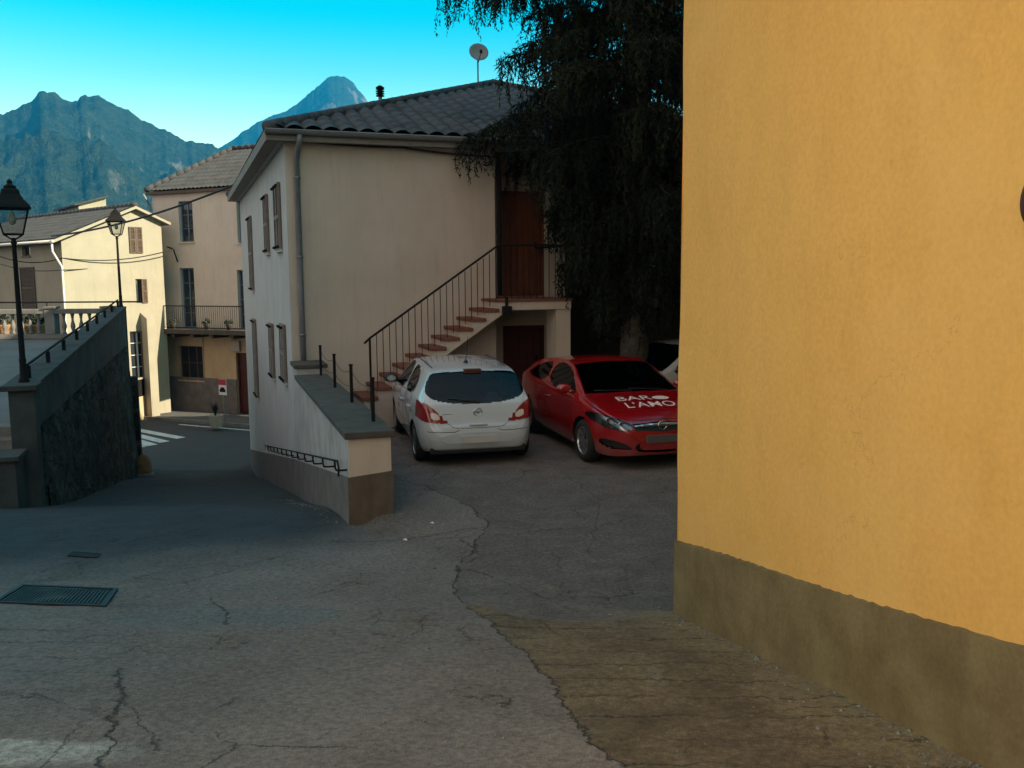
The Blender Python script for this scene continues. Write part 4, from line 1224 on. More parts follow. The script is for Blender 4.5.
# terrace surface
TZ0, TZ1, TY0, TY1 = .20, .96, 15.0, 25.7
def tz(y): return TZ0+(TZ1-TZ0)*min(1, max(0, (y-TY0)/(TY1-TY0)))
t_ = MB()
for i in range(20):
    y0, y1 = TY0+(TY1+.35-TY0)*i/20, TY0+(TY1+.35-TY0)*(i+1)/20
    xr = lambda y: NWp.x+(FWp.x-NWp.x)*(y-NWp.y)/(FWp.y-NWp.y)-.25
    t_.face([(-26,y0,tz(y0)),(xr(y0),y0,tz(y0)),(xr(y1),y1,tz(y1)),(-26,y1,tz(y1))])
xr0 = NWp.x+(FWp.x-NWp.x)*(TY0-NWp.y)/(FWp.y-NWp.y)-.25; xr1 = NWp.x+(FWp.x-NWp.x)*(TY1+.35-NWp.y)/(FWp.y-NWp.y)-.25
t_.face([(-26,TY0,-2.5),(xr0,TY0,-2.5),(xr0,TY0,TZ0),(-26,TY0,TZ0)]); t_.face([(xr1,TY1+.35,-4),(-26,TY1+.35,-4),(-26,TY1+.35,TZ1),(xr1,TY1+.35,TZ1)])
to = t_.build('terrace', M['terrace']); tag(to, kind='structure')
# steps up to it
ss = empty('stone_steps', (NWp.x-.7, 13.2, 0), 0, 'dark concrete steps rising to the terrace beside the retaining wall pillar', 'steps')
for k in range(6):
    m_ = MB(); m_.box((-4.2, .32*k, -1.8), (.1-.1*k, 1.95, -.78+.165*(k+1)), None, .01); m_.build('step', M['concrete'], ss)
# balustrade
BY = 25.65
bxr = at(113, 320, BY).x
bal = empty('balustrade', (bxr, BY, TZ1), 0, 'grey stone balustrade along the far edge of the terrace', 'balustrade')
m_ = MB(); m_.box((-13,-.14,0),(.0,.14,.13),None,.01); m_.build('base', M['concrete'], bal)
m_ = MB(); m_.box((-13,-.13,.70),(.0,.13,.84),None,.02); m_.build('handrail', M['concrete'], bal)
ped = [0.0-.12, bxr and (at(52,320,BY).x-bxr), at(52,320,BY).x-bxr-1.9, at(52,320,BY).x-bxr-3.8, at(52,320,BY).x-bxr-5.7]
for px_ in ped:
    m_ = MB(); m_.box((px_-.14,-.15,.131),(px_+.14,.15,.85),None,.012); m_.box((px_-.17,-.18,.851),(px_+.17,.18,.91),None,.012); m_.build('pedestal', M['concrete'], bal)
bprof = [(.055,0),(.055,.04),(.035,.06),(.045,.12),(.068,.20),(.060,.27),(.034,.36),(.030,.44),(.045,.47),(.036,.50),(.055,.53),(.055,.57)]
first = None
x = -.42
while x > -9.5:
    if all(abs(x-q) > .20 for q in ped):
        if first is None:
            m_ = MB(); m_.smooth = True; m_.lathe(bprof, (0,0,0), 10); first = m_.build('baluster', M['concrete'], bal); first.location = (x,0,.131)
        else:
            c_ = first.copy(); col.objects.link(c_); c_.parent = bal; c_.location = (x,0,.131)
    x -= .243
tr = empty('terrace_rail', (bxr, BY+.1, TZ1), 0, 'thin dark iron rail above the stone balustrade', 'rail')
m_ = MB(); m_.tube([(.75,.0,1.02),(-13,0,1.06)], .022, 6); m_.build('rail', M['iron'], tr)
for x in (-1.9,-3.8,-5.7,-7.6,-9.5):
    m_ = MB(); m_.tube([(x,0,.02),(x,0,1.04)], .018, 6); m_.build('post', M['iron'], tr)
# two clay planters behind the balustrade
for k, (px_, lb) in enumerate(((31, 'clay planter with dark bushy plant behind the balustrade, beside the near lamp pole'), (40, 'clay planter with dark round plant behind the balustrade, next to its pillar'), (3, 'clay planter with dark plant behind the balustrade at the end farthest from its corner'))):
    q = at(px_, 322, BY+.9)
    e_ = empty('planter', (q.x, q.y, TZ1), 0, lb, 'planter', 'clay planters behind the balustrade')
    m_ = MB(); m_.box((-.3,-.3,-5.0),(.3,.3,.0)); 
    m_ = MB(); m_.smooth = True; m_.lathe([(.12,.0),(.15,.05),(.20,.32),(.215,.34),(.20,.36),(.17,.33),(0,.32)], (0,0,0), 14); m_.build('pot', M['potclay'], e_)
    m_ = MB()
    for i in range(260):
        v = Vector((random.gauss(0,1),random.gauss(0,1),random.gauss(0,1))).normalized()*random.uniform(.08,.24); c_ = Vector((0,0,.52))+v
        a = Vector((random.gauss(0,1),random.gauss(0,1),random.gauss(0,1))).normalized()*.06; b_ = a.orthogonal().normalized()*.025
        m_.face([c_-a, c_+b_, c_+a, c_-b_])
    m_.build('plant', M['leaf'], e_)
tl = MB(); tl.box((-26,BY+.35,-4),(bxr-.95,BY+1.6,TZ1-.003)); tl_o = tl.build('terrace_edge', M['terrace']); tag(tl_o, kind='structure')
# yellow painted stone at the foot of the wall
yq = onz(145, 478, zlane(13.2)); yq = RF.o+RF.y*(RL-1.0)+RF.x*.35; yz = gz1(yq.x, yq.y)
ys = empty('corner_stone', (yq.x, yq.y, yz), 0, 'worn yellow painted rounded guard stone at the foot of the retaining wall', 'guard stone')
m_ = MB(); m_.smooth = True; m_.lathe([(.22,-.2),(.24,.10),(.22,.36),(.17,.54),(.10,.64),(0,.67)], (0,0,0), 16); m_.build('stone', M['yellow'], ys)
m_ = MB(); m_.smooth = True; m_.lathe([(.255,-.2),(.26,.06),(.245,.10)], (0,0,0), 16); m_.build('base', M['concrete'], ys)
# dark box / pier at the far end of the retaining wall
pb = MB(); pb.box((-.3,RL-.02,-4),(.22,RL+.35,-.35),None,.01)
pb.build('end_pier', M['stone'], rw)

# ------------------------------------------------------------------ street lamps
def lamp(loc, rz, label):
    e_ = empty('street_lamp', loc, rz, label, 'street lamp', 'lantern street lamps on the retaining wall')
    m_ = MB(); m_.smooth = True
    m_.lathe([(.075,-.02),(.075,.03),(.055,.06),(.046,.30),(.052,.33),(.042,.36),(.036,1.2),(.030,2.02),(.045,2.05),(.030,2.08),(.025,2.12)], (0,0,0), 12)
    m_.build('pole', M['iron'], e_)
    ln = MB()
    zb, zt_ = 2.17, 2.54; wb, wt = .125, .215
    def fr(p, q, r): ln.tube([p, q], r, 5)
    cs = [(-1,-1),(1,-1),(1,1),(-1,1)]
    for i in range(4):
        a, b_ = cs[i], cs[(i+1)%4]
        fr((a[0]*wb,a[1]*wb,zb),(a[0]*wt,a[1]*wt,zt_),.012); fr((a[0]*wb,a[1]*wb,zb),(b_[0]*wb,b_[1]*wb,zb),.012); fr((a[0]*wt,a[1]*wt,zt_),(b_[0]*wt,b_[1]*wt,zt_),.014)
        fr((0,0,2.08),(a[0]*wb,a[1]*wb,zb),.010)
    lo_ = ln.build('lantern', M['iron'], e_)
    g_ = MB()
    for i in range(4):
        a, b_ = cs[i], cs[(i+1)%4]
        g_.face([(a[0]*wb,a[1]*wb,zb),(b_[0]*wb,b_[1]*wb,zb),(b_[0]*wt,b_[1]*wt,zt_),(a[0]*wt,a[1]*wt,zt_)])
    g_.build('pane', M['lampglass'], lo_)
    bl = MB(); bl.smooth = True; bl.lathe([(0,2.50),(.03,2.48),(.055,2.40),(.045,2.33),(0,2.30)], (0,0,0), 12); bl.build('bulb', M['whiteframe'], lo_)
    h_ = MB()
    lev = [(.255,2.545),(.24,2.58),(.17,2.66),(.125,2.74),(.115,2.80),(.075,2.83)]
    for (w0, z0), (w1, z1) in zip(lev[:-1], lev[1:]):
        for i in range(4):
            a, b_ = cs[i], cs[(i+1)%4]
            h_.face([(a[0]*w0,a[1]*w0,z0),(b_[0]*w0,b_[1]*w0,z0),(b_[0]*w1,b_[1]*w1,z1),(a[0]*w1,a[1]*w1,z1)])
    h_.face([(a[0]*.255,a[1]*.255,2.545) for a in reversed(cs)])
    h_.lathe([(.075,2.83),(.085,2.86),(.05,2.88),(.03,2.90),(.04,2.93),(.0,2.97)], (0,0,0), 10)
    h_.build('cap', M['iron'], lo_)
    return e_
lp1 = at(24, 380, 13.3)
lamp((lp1.x, lp1.y, zt(0)+.05), R(28), 'black lantern street lamp standing on the near pillar of the retaining wall')
lp2 = at(121, 306, 27.2)
lamp((lp2.x, lp2.y, zt(RL)+.03), R(12), 'black lantern street lamp at the far end of the wall before the sunlit gable')

# ------------------------------------------------------------------ the house with the balcony across the street
BF = Frame(FB_L, math.atan2(FDIR.y, FDIR.x))
bh = empty('balcony_house', (FB_L.x, FB_L.y, 0), BF.rz, 'pinkish three storey house with an iron balcony across the street', 'house')
R_ = BF.rect_y
u1 = R_(179,201,193,242); u2 = R_(237,201,251,243); d1 = R_(181,268,195,326); d2 = R_(238,270,252,330)
l1 = R_(179,346,203,380); fd = R_(237,353,252,413); mbx = R_(232,341,241,351)
bw, ez = 8.7, 6.28
slabz = (d1[2]+d2[2])/2-.02
d1 = (d1[0],d1[1],slabz,d1[3]); d2 = (d2[0],d2[1],slabz,d2[3]); fd = (fd[0],fd[1],STREET_Z+.14,fd[3])
plz = (onplane(170,376,FB_L,FN).z)
w = MB()
wall_panel(w, 'y', 0, 0, bw, slabz, ez, [u1,u2,d1,d2], .22)
w.mi = 1; wall_panel(w, 'y', 0, 0, bw, -4, slabz, [l1,fd], .22); w.mi = 0
w.face([(0,0,-4),(0,9,-4),(0,9,ez),(0,0,ez)]); w.face([(bw,0,-4),(bw,9,-4),(bw,9,ez),(bw,0,ez)]); w.face([(0,9,-4),(bw,9,-4),(bw,9,ez),(0,9,ez)])
w.build('wall', [M['housewall'], M['lowerwall']], bh)
p = MB(); p.box((-.03,-.035,-4),(fd[0],-.002,plz)); p.box((fd[1],-.035,-4),(bw,-.002,plz)); p.build('plinth', M['greyplinth'], bh)
for h in (u1, u2): window(bh, 'y', 0, h, .19, M['blueframe'], M['pane'], 1, 2, True, M['housewall'])
for h in (d1, d2): window(bh, 'y', 0, h, .19, M['blueframe'], M['pane'], 1, 3, False, name='balcony_door')
window(bh, 'y', 0, l1, .19, M['shutter'], M['pane'], 2, 1, True, M['lowerwall'])
board_door(bh, 'y', 0, fd, M['redwood'], .19)
m_ = MB(); m_.box((mbx[0],-.12,mbx[2]),(mbx[1],-.003,mbx[3]),None,.01); m_.build('meter_box', M['box'], bh)
bx0, bx1 = R_(163,300,250,330)[:2]
bd = 1.0
m_ = MB(); m_.box((bx0,-bd,slabz-.20),(bx1+1.5,-.002,slabz-.004),None,.015); 
for x in np.arange(bx0+.3, bx1+1.4, 1.1): m_.box((x,-bd+.1,slabz-.36),(x+.12,-.002,slabz-.202))
balc = m_.build('balcony', M['coping'], bh)
railing(bh, [(bx0+.04,-.02,slabz),(bx0+.04,-bd+.05,slabz),(bx1+1.4,-bd+.05,slabz)], 1.0, .115, .009, .022, .08, 'balcony_railing')
for k, (px_, lb) in enumerate(((174,'potted plant at the left end of the balcony, before the blue framed door'), (208,'dark potted plant on the balcony midway between its two doors'), (230,'dark potted plant on the balcony beside the far right door'))):
    xq = R_(px_-1,318,px_+1,324,-(bd-.32))[0]
    q = BF.o+BF.x*xq-BF.y*(bd-.32)
    e_ = empty('potted_plant', (q.x,q.y,slabz), 0, lb, 'plant', 'potted plants on the balcony')
    m_ = MB(); m_.smooth = True; m_.lathe([(.10,0),(.15,.22),(.16,.25),(.13,.24),(0,.22)], (0,0,0), 12); m_.build('pot', M['coping'], e_)
    m_ = MB()
    for i in range(150):
        v = Vector((random.gauss(0,1),random.gauss(0,1),abs(random.gauss(0,1)))).normalized()*random.uniform(.05,.20); c_ = Vector((0,0,.27))+v
        a = Vector((random.gauss(0,1),random.gauss(0,1),random.gauss(0,1))).normalized()*.06; b_ = a.orthogonal().normalized()*.025
        m_.face([c_-a, c_+b_, c_+a, c_-b_])
    m_.build('plant', M['leaf'], e_)
bo, brise = .18, 2.2
bW = bw+2*bo; bDp = 3.9+bo
tile_slope('roof', bh, bW, bDp, lambda a, b: (a-bo, b-bo, ez+.12+brise/bDp*b), lambda a, b: (b*.34 <= a), M['tilesfar'], .24, .40, .05, 6, 4)
tile_slope('roof', bh, 9+2*bo, bDp*.34, lambda a, b: (b-bo, 9+2*bo-a-bo, ez+.12+brise/(bDp*.34)*b), lambda a, b: b <= np.minimum(a, 9+2*bo-a)*.34, M['tilesfar'], .24, .40, .05, 6, 4)
rb = MB(); zt2 = ez+.12+brise
rb.face([(bW-bo,bDp-bo,zt2),(bDp*.34-bo,bDp-bo,zt2),(-bo,9+bo,ez+.12),(bW-bo,9+bo,ez+.12)]); rb.face([(bW-bo-.01,-bo,ez),(bW-bo-.01,9+bo,ez),(bW-bo-.01,bDp-bo,zt2)])
rb.build('roof', M['tilesfar'], bh)
m_ = MB(); m_.box((-bo,-bo,ez+.0),(bW-bo,0,ez+.12)); m_.box((-bo,0,ez),(0,9,ez+.12)); m_.build('eaves', M['shutter'], bh)
m_ = MB(); m_.smooth = True; ridge_tiles(m_, (-bo,-bo,ez+.2), (bDp*.34-bo,bDp-bo,zt2+.08), .12); ridge_tiles(m_, (bDp*.34-bo,bDp-bo,zt2+.08), (bW-bo,bDp-bo,zt2+.08), .12); m_.build('ridge', M['tilesfar'], bh)
m_ = MB(); m_.smooth = True; m_.tube([(-.10,-.4,ez+.02),(-.10,-.2,ez-.25),(-.06,-.07,ez-.5),(-.06,-.07,plz)], .045, 8); m_.build('downpipe', M['zinc'], bh)
cx = R_(205,380,206,381)[0]
m_ = MB(); m_.tube([(cx,-.03,slabz-.2),(cx,-.03,plz)], .02, 6); m_.build('conduit', M['lowerwall'], bh)

# ------------------------------------------------------------------ the sunlit gable house
G0 = at(61, 240, 36.0)
GRZ = math.atan2(.75, .66)
GF = Frame(G0, GRZ)
gh = empty('gable_house', (G0.x, G0.y, 0), GRZ, 'sunlit yellow gable house with brown shutters beyond the terrace', 'house')
gz0, gzA, gzR, gA, gR = 4.22, 5.52, 5.02, 3.0, 4.2
g1 = GF.rect_y(129,227,142,253); g2 = GF.rect_y(136,279,147,303); g3 = GF.rect_y(131,331,147,379)
w = MB()
wall_panel(w, 'y', 0, 0, gR, -4, gz0, [h for h in (g2, g3)], .2)
# upper part of the gable around the attic window
def gtop(x): return gz0+(gzA-gz0)*x/gA if x <= gA else gzA+(gzR-gzA)*(x-gA)/(gR-gA)
xs = sorted(set([0, gA, gR, g1[0], g1[1]]+list(np.linspace(0, gR, 15))))
for a, b_ in zip(xs[:-1], xs[1:]):
    c_ = (a+b_)/2
    w.face([(a,0,gz0),(b_,0,gz0),(b_,0,gtop(b_)),(a,0,gtop(a))])
s0, s1, s2_, s3 = GF.rect_x(22,246,30,256)[0:4]; e1 = GF.rect_x(22,267,36,309)
wall_panel(w, 'x', 0, 0, 13, -4, gz0, [(s0,s1,s2_,s3), e1], .2)
w.face([(gR,0,-4),(gR,13,-4),(gR,13,gzR),(gR,0,gzR)])
w.build('wall', M['gold'], gh)
for h in (g1,):
    c_ = (h[0]+h[1])/2
    for q in ((h[0],c_-.005,h[2],h[3]), (c_+.005,h[1],h[2],h[3])): louvre_shutter(gh, 'y', 0, q, M['shutter'], .004, .05)
window(gh, 'y', 0, g2, .17, M['shutter'], M['pane'], 1, 0, False)
c_ = (g2[0]+g2[1])/2
louvre_shutter(gh, 'y', 0, (c_, g2[1]+.0, g2[2], g2[3]), M['shutter'], .004, .05)
window(gh, 'y', 0, g3, .17, M['whiteframe'], M['pane'], 1, 3, False)
louvre_shutter(gh, 'y', 0, ((g3[0]+g3[1])/2+.1, g3[1]+.05, g3[2], g3[3]), M['shutter'], .004, .05)
window(gh, 'x', 0, (s0,s1,s2_,s3), .17, M['shutter'], M['pane'], 0, 0, True)
louvre_shutter(gh, 'x', 0, (e1[0],e1[1],e1[2],e1[3]), M['shutter'], .004, .05)
go, gv = .38, .28
sl = (gzA-gz0)/gA; sr = (gzR-gzA)/(gR-gA)
tile_slope('roof', gh, 13+gv, gA+go, lambda a, b: (b-go, 13-a, gz0+.10+sl*(b-go)), lambda a, b: b < 99, M['tilesfar'], .24, .40, .05, 6, 4)
tile_slope('roof', gh, 13+gv, gR-gA+.3, lambda a, b: (gR+.3-b, a-gv, gzA+.10+sr*(gR+.3-b-gA)), lambda a, b: b < 99, M['tilesfar'], .24, .40, .05, 6, 4)
m_ = MB()
m_.prism([(-go,gz0+.0-sl*go),(gA,gzA+.0),(gA,gzA+.11),(-go,gz0+.11-sl*go)], 'y', -gv, 13); m_.prism([(gA,gzA),(gR+.3,gzR+sr*.3),(gR+.3,gzR+.11+sr*.3),(gA,gzA+.11)], 'y', -gv, 13)
m_.build('eaves', M['gold'], gh)
m_ = MB(); m_.smooth = True; ridge_tiles(m_, (gA,-gv,gzA+.14),(gA,13,gzA+.14), .11); m_.build('ridge', M['tilesfar'], gh)
m_ = MB(); m_.smooth = True; m_.tube([(-go-.05,-gv,gz0-.12),(-go-.05,13,gz0-.12)], .06, 8); m_.tube([(-go-.02,-.1,gz0-.15),(-go+.0,-.05,gz0-.5),(-.06,-.06,gz0-1.1),(-.06,-.06,-3)], .045, 8); m_.build('gutter', M['whiteframe'], gh)
# lean-to buttress on its gable
an = GF.rect_y(142,318,158.5,376)
m_ = MB(); m_.prism([(-.55,-4),(-.002,-4),(-.002,an[3]+.25),(-.55,an[3])], 'x', an[0], an[0]+.36); m_.build('lean_to', M['gold'], gh)

# small house up the slope behind its ridge
fh = at(99, 203, 62)
fo = empty('far_house', (fh.x, fh.y, 0), R(38), 'small distant house with sunlit gable peeping over the dark ridge', 'house')
m_ = MB(); m_.box((-1.3,0,-4),(.45,6,7.55)); m_.prism([(-1.3,7.55),(.45,7.55),(.45,8.1)], 'y', .0, 6); m_.build('wall', M['gold'], fo)
m_ = MB(); m_.prism([(-1.6,7.46),(.55,8.13),(.55,8.23),(-1.6,7.56)], 'y', -.3, 6.3); m_.build('roof', M['tilesfar'], fo)

# street-side garden wall with its dark panel
ga, gb = at(132, 394, 37.2), at(163, 396, 39.8)
gdir = Vector((gb.x-ga.x, gb.y-ga.y, 0)); gl = gdir.length; gdir.normalize()
gwx = empty('garden_wall', (ga.x, ga.y, 0), math.atan2(gdir.y, gdir.x), 'low stone wall with a dark panel beside the balcony house', 'wall')
m_ = MB(); m_.box((-2,0,-4),(gl,.3,-2.35)); m_.build('stone_base', M['lowerwall'], gwx)
m_ = MB(); m_.box((-2,.03,-2.349),(gl-.05,.12,-1.62)); m_.build('panel', M['iron'], gwx)
m_ = MB(); m_.box((-2,-.03,-1.619),(gl,.18,-1.55),None,.01); m_.build('coping', M['gold'], gwx)

# planter and sign on the far pavement
q = BF.o+BF.x*R_(209,400,223,428,-.9)[0]-BF.y*1.25
fp_ = onz(216, 427, STREET_Z+.14)
po = empty('flower_pot', (fp_.x, fp_.y, STREET_Z+.14), R(20), 'pale square flower pot with a spiky plant on the far pavement', 'flower pot')
m_ = MB()
vsq = [(-.26,-.26,0),(.26,-.26,0),(.26,.26,0),(-.26,.26,0),(-.32,-.32,.60),(.32,-.32,.60),(.32,.32,.60),(-.32,.32,.60),(-.26,-.26,.60),(.26,-.26,.60),(.26,.26,.60),(-.26,.26,.60),(-.25,-.25,.54),(.25,-.25,.54),(.25,.25,.54),(-.25,.25,.54)]
m_.mesh(vsq, [(0,3,2,1)]+[(i,(i+1)%4,4+(i+1)%4,4+i) for i in range(4)]+[(4+i,4+(i+1)%4,8+(i+1)%4,8+i) for i in range(4)]+[(8+i,8+(i+1)%4,12+(i+1)%4,12+i) for i in range(4)]+[(12,13,14,15)])
m_.build('pot', M['pot'], po); po.scale = (.8, .8, .8)
m_ = MB()
for i in range(34):
    a = random.uniform(0, 6.28); t = random.uniform(.1, .75); L = random.uniform(.45, .95)
    pts = [Vector((0,0,.55)), Vector((math.cos(a)*t*L*.4, math.sin(a)*t*L*.4, .55+L*.6)), Vector((math.cos(a)*t*L*.85, math.sin(a)*t*L*.85, .55+L*(1-.35*t)))]
    sd = Vector((-math.sin(a), math.cos(a), 0))*.03
    m_.face([pts[0]-sd, pts[0]+sd, pts[1]+sd, pts[1]-sd]); m_.face([pts[1]-sd, pts[1]+sd, pts[2]])
m_.build('plant', M['leaf'], po)
sq = onz(224.5, 424, STREET_Z+.14)
sg = empty('street_sign', (sq.x, sq.y, STREET_Z+.14), BF.rz, 'small red topped white notice sign on a post by the flower pot', 'sign')
zt3 = at(224, 379, sq.y).z-STREET_Z-.14; zb3 = at(224, 395, sq.y).z-STREET_Z-.14
hw = .20
m_ = MB(); m_.tube([(0,.02,-.1),(0,.02,zt3)], .028, 8); m_.build('post', M['zinc'], sg)
m_ = MB(); m_.box((-hw,-.02,zb3),(hw,-.0,zt3),None,.004); pn = m_.build('panel', M['white'], sg)
m_ = MB(); m_.box((-hw+.005,-.026,zt3-.24),(hw-.005,-.021,zt3-.01)); m_.build('red_band', M['red'], pn)
m_ = MB(); m_.box((-hw+.05,-.026,zb3+.12),(hw-.05,-.021,zb3+.24)); m_.box((-hw+.10,-.026,zb3+.24),(hw-.10,-.021,zb3+.31)); m_.build('dark_mark', M['iron'], pn)

# ------------------------------------------------------------------ cables
def cable(pts, r, sag, label):
    out = []
    for a, b_ in zip(pts[:-1], pts[1:]):
        for i in range(17):
            t = i/16; p_ = a*(1-t)+b_*t; p_.z -= sag*4*t*(1-t); out.append(p_)
    m_ = MB(); m_.smooth = True; m_.tube(out, r, 6)
    o = m_.build('overhead_cable', M['cable']); tag(o, label, 'cable', 'cables strung between the houses')
eave_pt = HF.o+HF.x*(-OH)+HF.y*9.5; eave_pt.z = ZE-.1
cable([at(52,236,35.6), at(243,181,27.0)], .035, .25, 'thick black cable rising from the gable house eave to the cream house eave')
cable([at(-6,254,36), at(62,258,36.0), at(174,249,39.0)], .022, .25, 'thin cable crossing the sunlit gable just under its attic window, the upper of the pair')
cable([at(-6,262,35), at(60,270,35.8), at(163,255,39.6)], .018, .15, 'thin cable crossing the sunlit gable just below the upper one')
cable([at(64,280,36.2), at(162,286,39.9)], .018, .22, 'lowest thin cable looping across the sunlit gable by its small window')
cable([HF.o+HF.x*(-.05)+HF.y*(-.12)+Vector((0,0,WT-.01)), HF.o+HF.x*2.1+HF.y*(-.12)+Vector((0,0,WT-.06)), HF.o+HF.x*3.8+HF.y*(-.12)+Vector((0,0,WT-.16)), HF.o+HF.x*3.82+HF.y*(-.14)+Vector((0,0,WT-.30)), HF.o+HF.x*3.68+HF.y*(-.14)+Vector((0,0,WT-.32))], .018, .025, 'black cable running under the eaves of the cream house to a hook')
bq = R_(172,247,178,262)
m_ = MB(); m_.tube([(bq[0],-.02,bq[3]-.05),(bq[0],-.25,bq[3]),(bq[1],-.25,bq[3]-.1),(bq[1],-.04,bq[2])], .03, 6); m_.build('cable_bracket', M['iron'], bh)
# ------------------------------------------------------------------ cars
def pts_in_poly(px, py, poly):
    inside = np.zeros(px.shape, bool); n = len(poly)
    for i in range(n):
        x0, y0 = poly[i]; x1, y1 = poly[(i+1) % n]
        c = ((y0 > py) != (y1 > py)) & (px < (x1-x0)*(py-y0)/((y1-y0) if y1 != y0 else 1e-9)+x0)
        inside ^= c
    return inside
def smooth_poly(poly, it=2):
    for _ in range(it):
        q = []
        for i in range(len(poly)):
            a, b = poly[i], poly[(i+1) % len(poly)]
            q += [(a[0]*.75+b[0]*.25, a[1]*.75+b[1]*.25), (a[0]*.25+b[0]*.75, a[1]*.25+b[1]*.75)]
        poly = q
    return poly
def catmull(P, segs):
    """P: (k, n, 2) control rows -> smooth rows; segs points per span"""
    k = len(P)
    ext = [2*P[0]-P[1]] + list(P) + [2*P[-1]-P[-2]]
    ext[0] = P[1].copy(); ext[0][:, 0] *= -1
    ext[-1] = P[-2].copy(); ext[-1][:, 0] *= -1
    out = []
    for i in range(k-1):
        p0, p1, p2, p3 = ext[i], ext[i+1], ext[i+2], ext[i+3]
        m1 = np.clip(.5*(p2-p0), -3*np.abs(p2-p1)-.0, 3*np.abs(p2-p1)); m2 = np.clip(.5*(p3-p1), -3*np.abs(p2-p1), 3*np.abs(p2-p1))
        n = segs[i]
        for j in range(n):
            t = j/n
            out.append((2*t**3-3*t*t+1)*p1+(t**3-2*t*t+t)*m1+(-2*t**3+3*t*t)*p2+(t**3-t*t)*m2)
    out.append(P[-1]); return np.array(out)

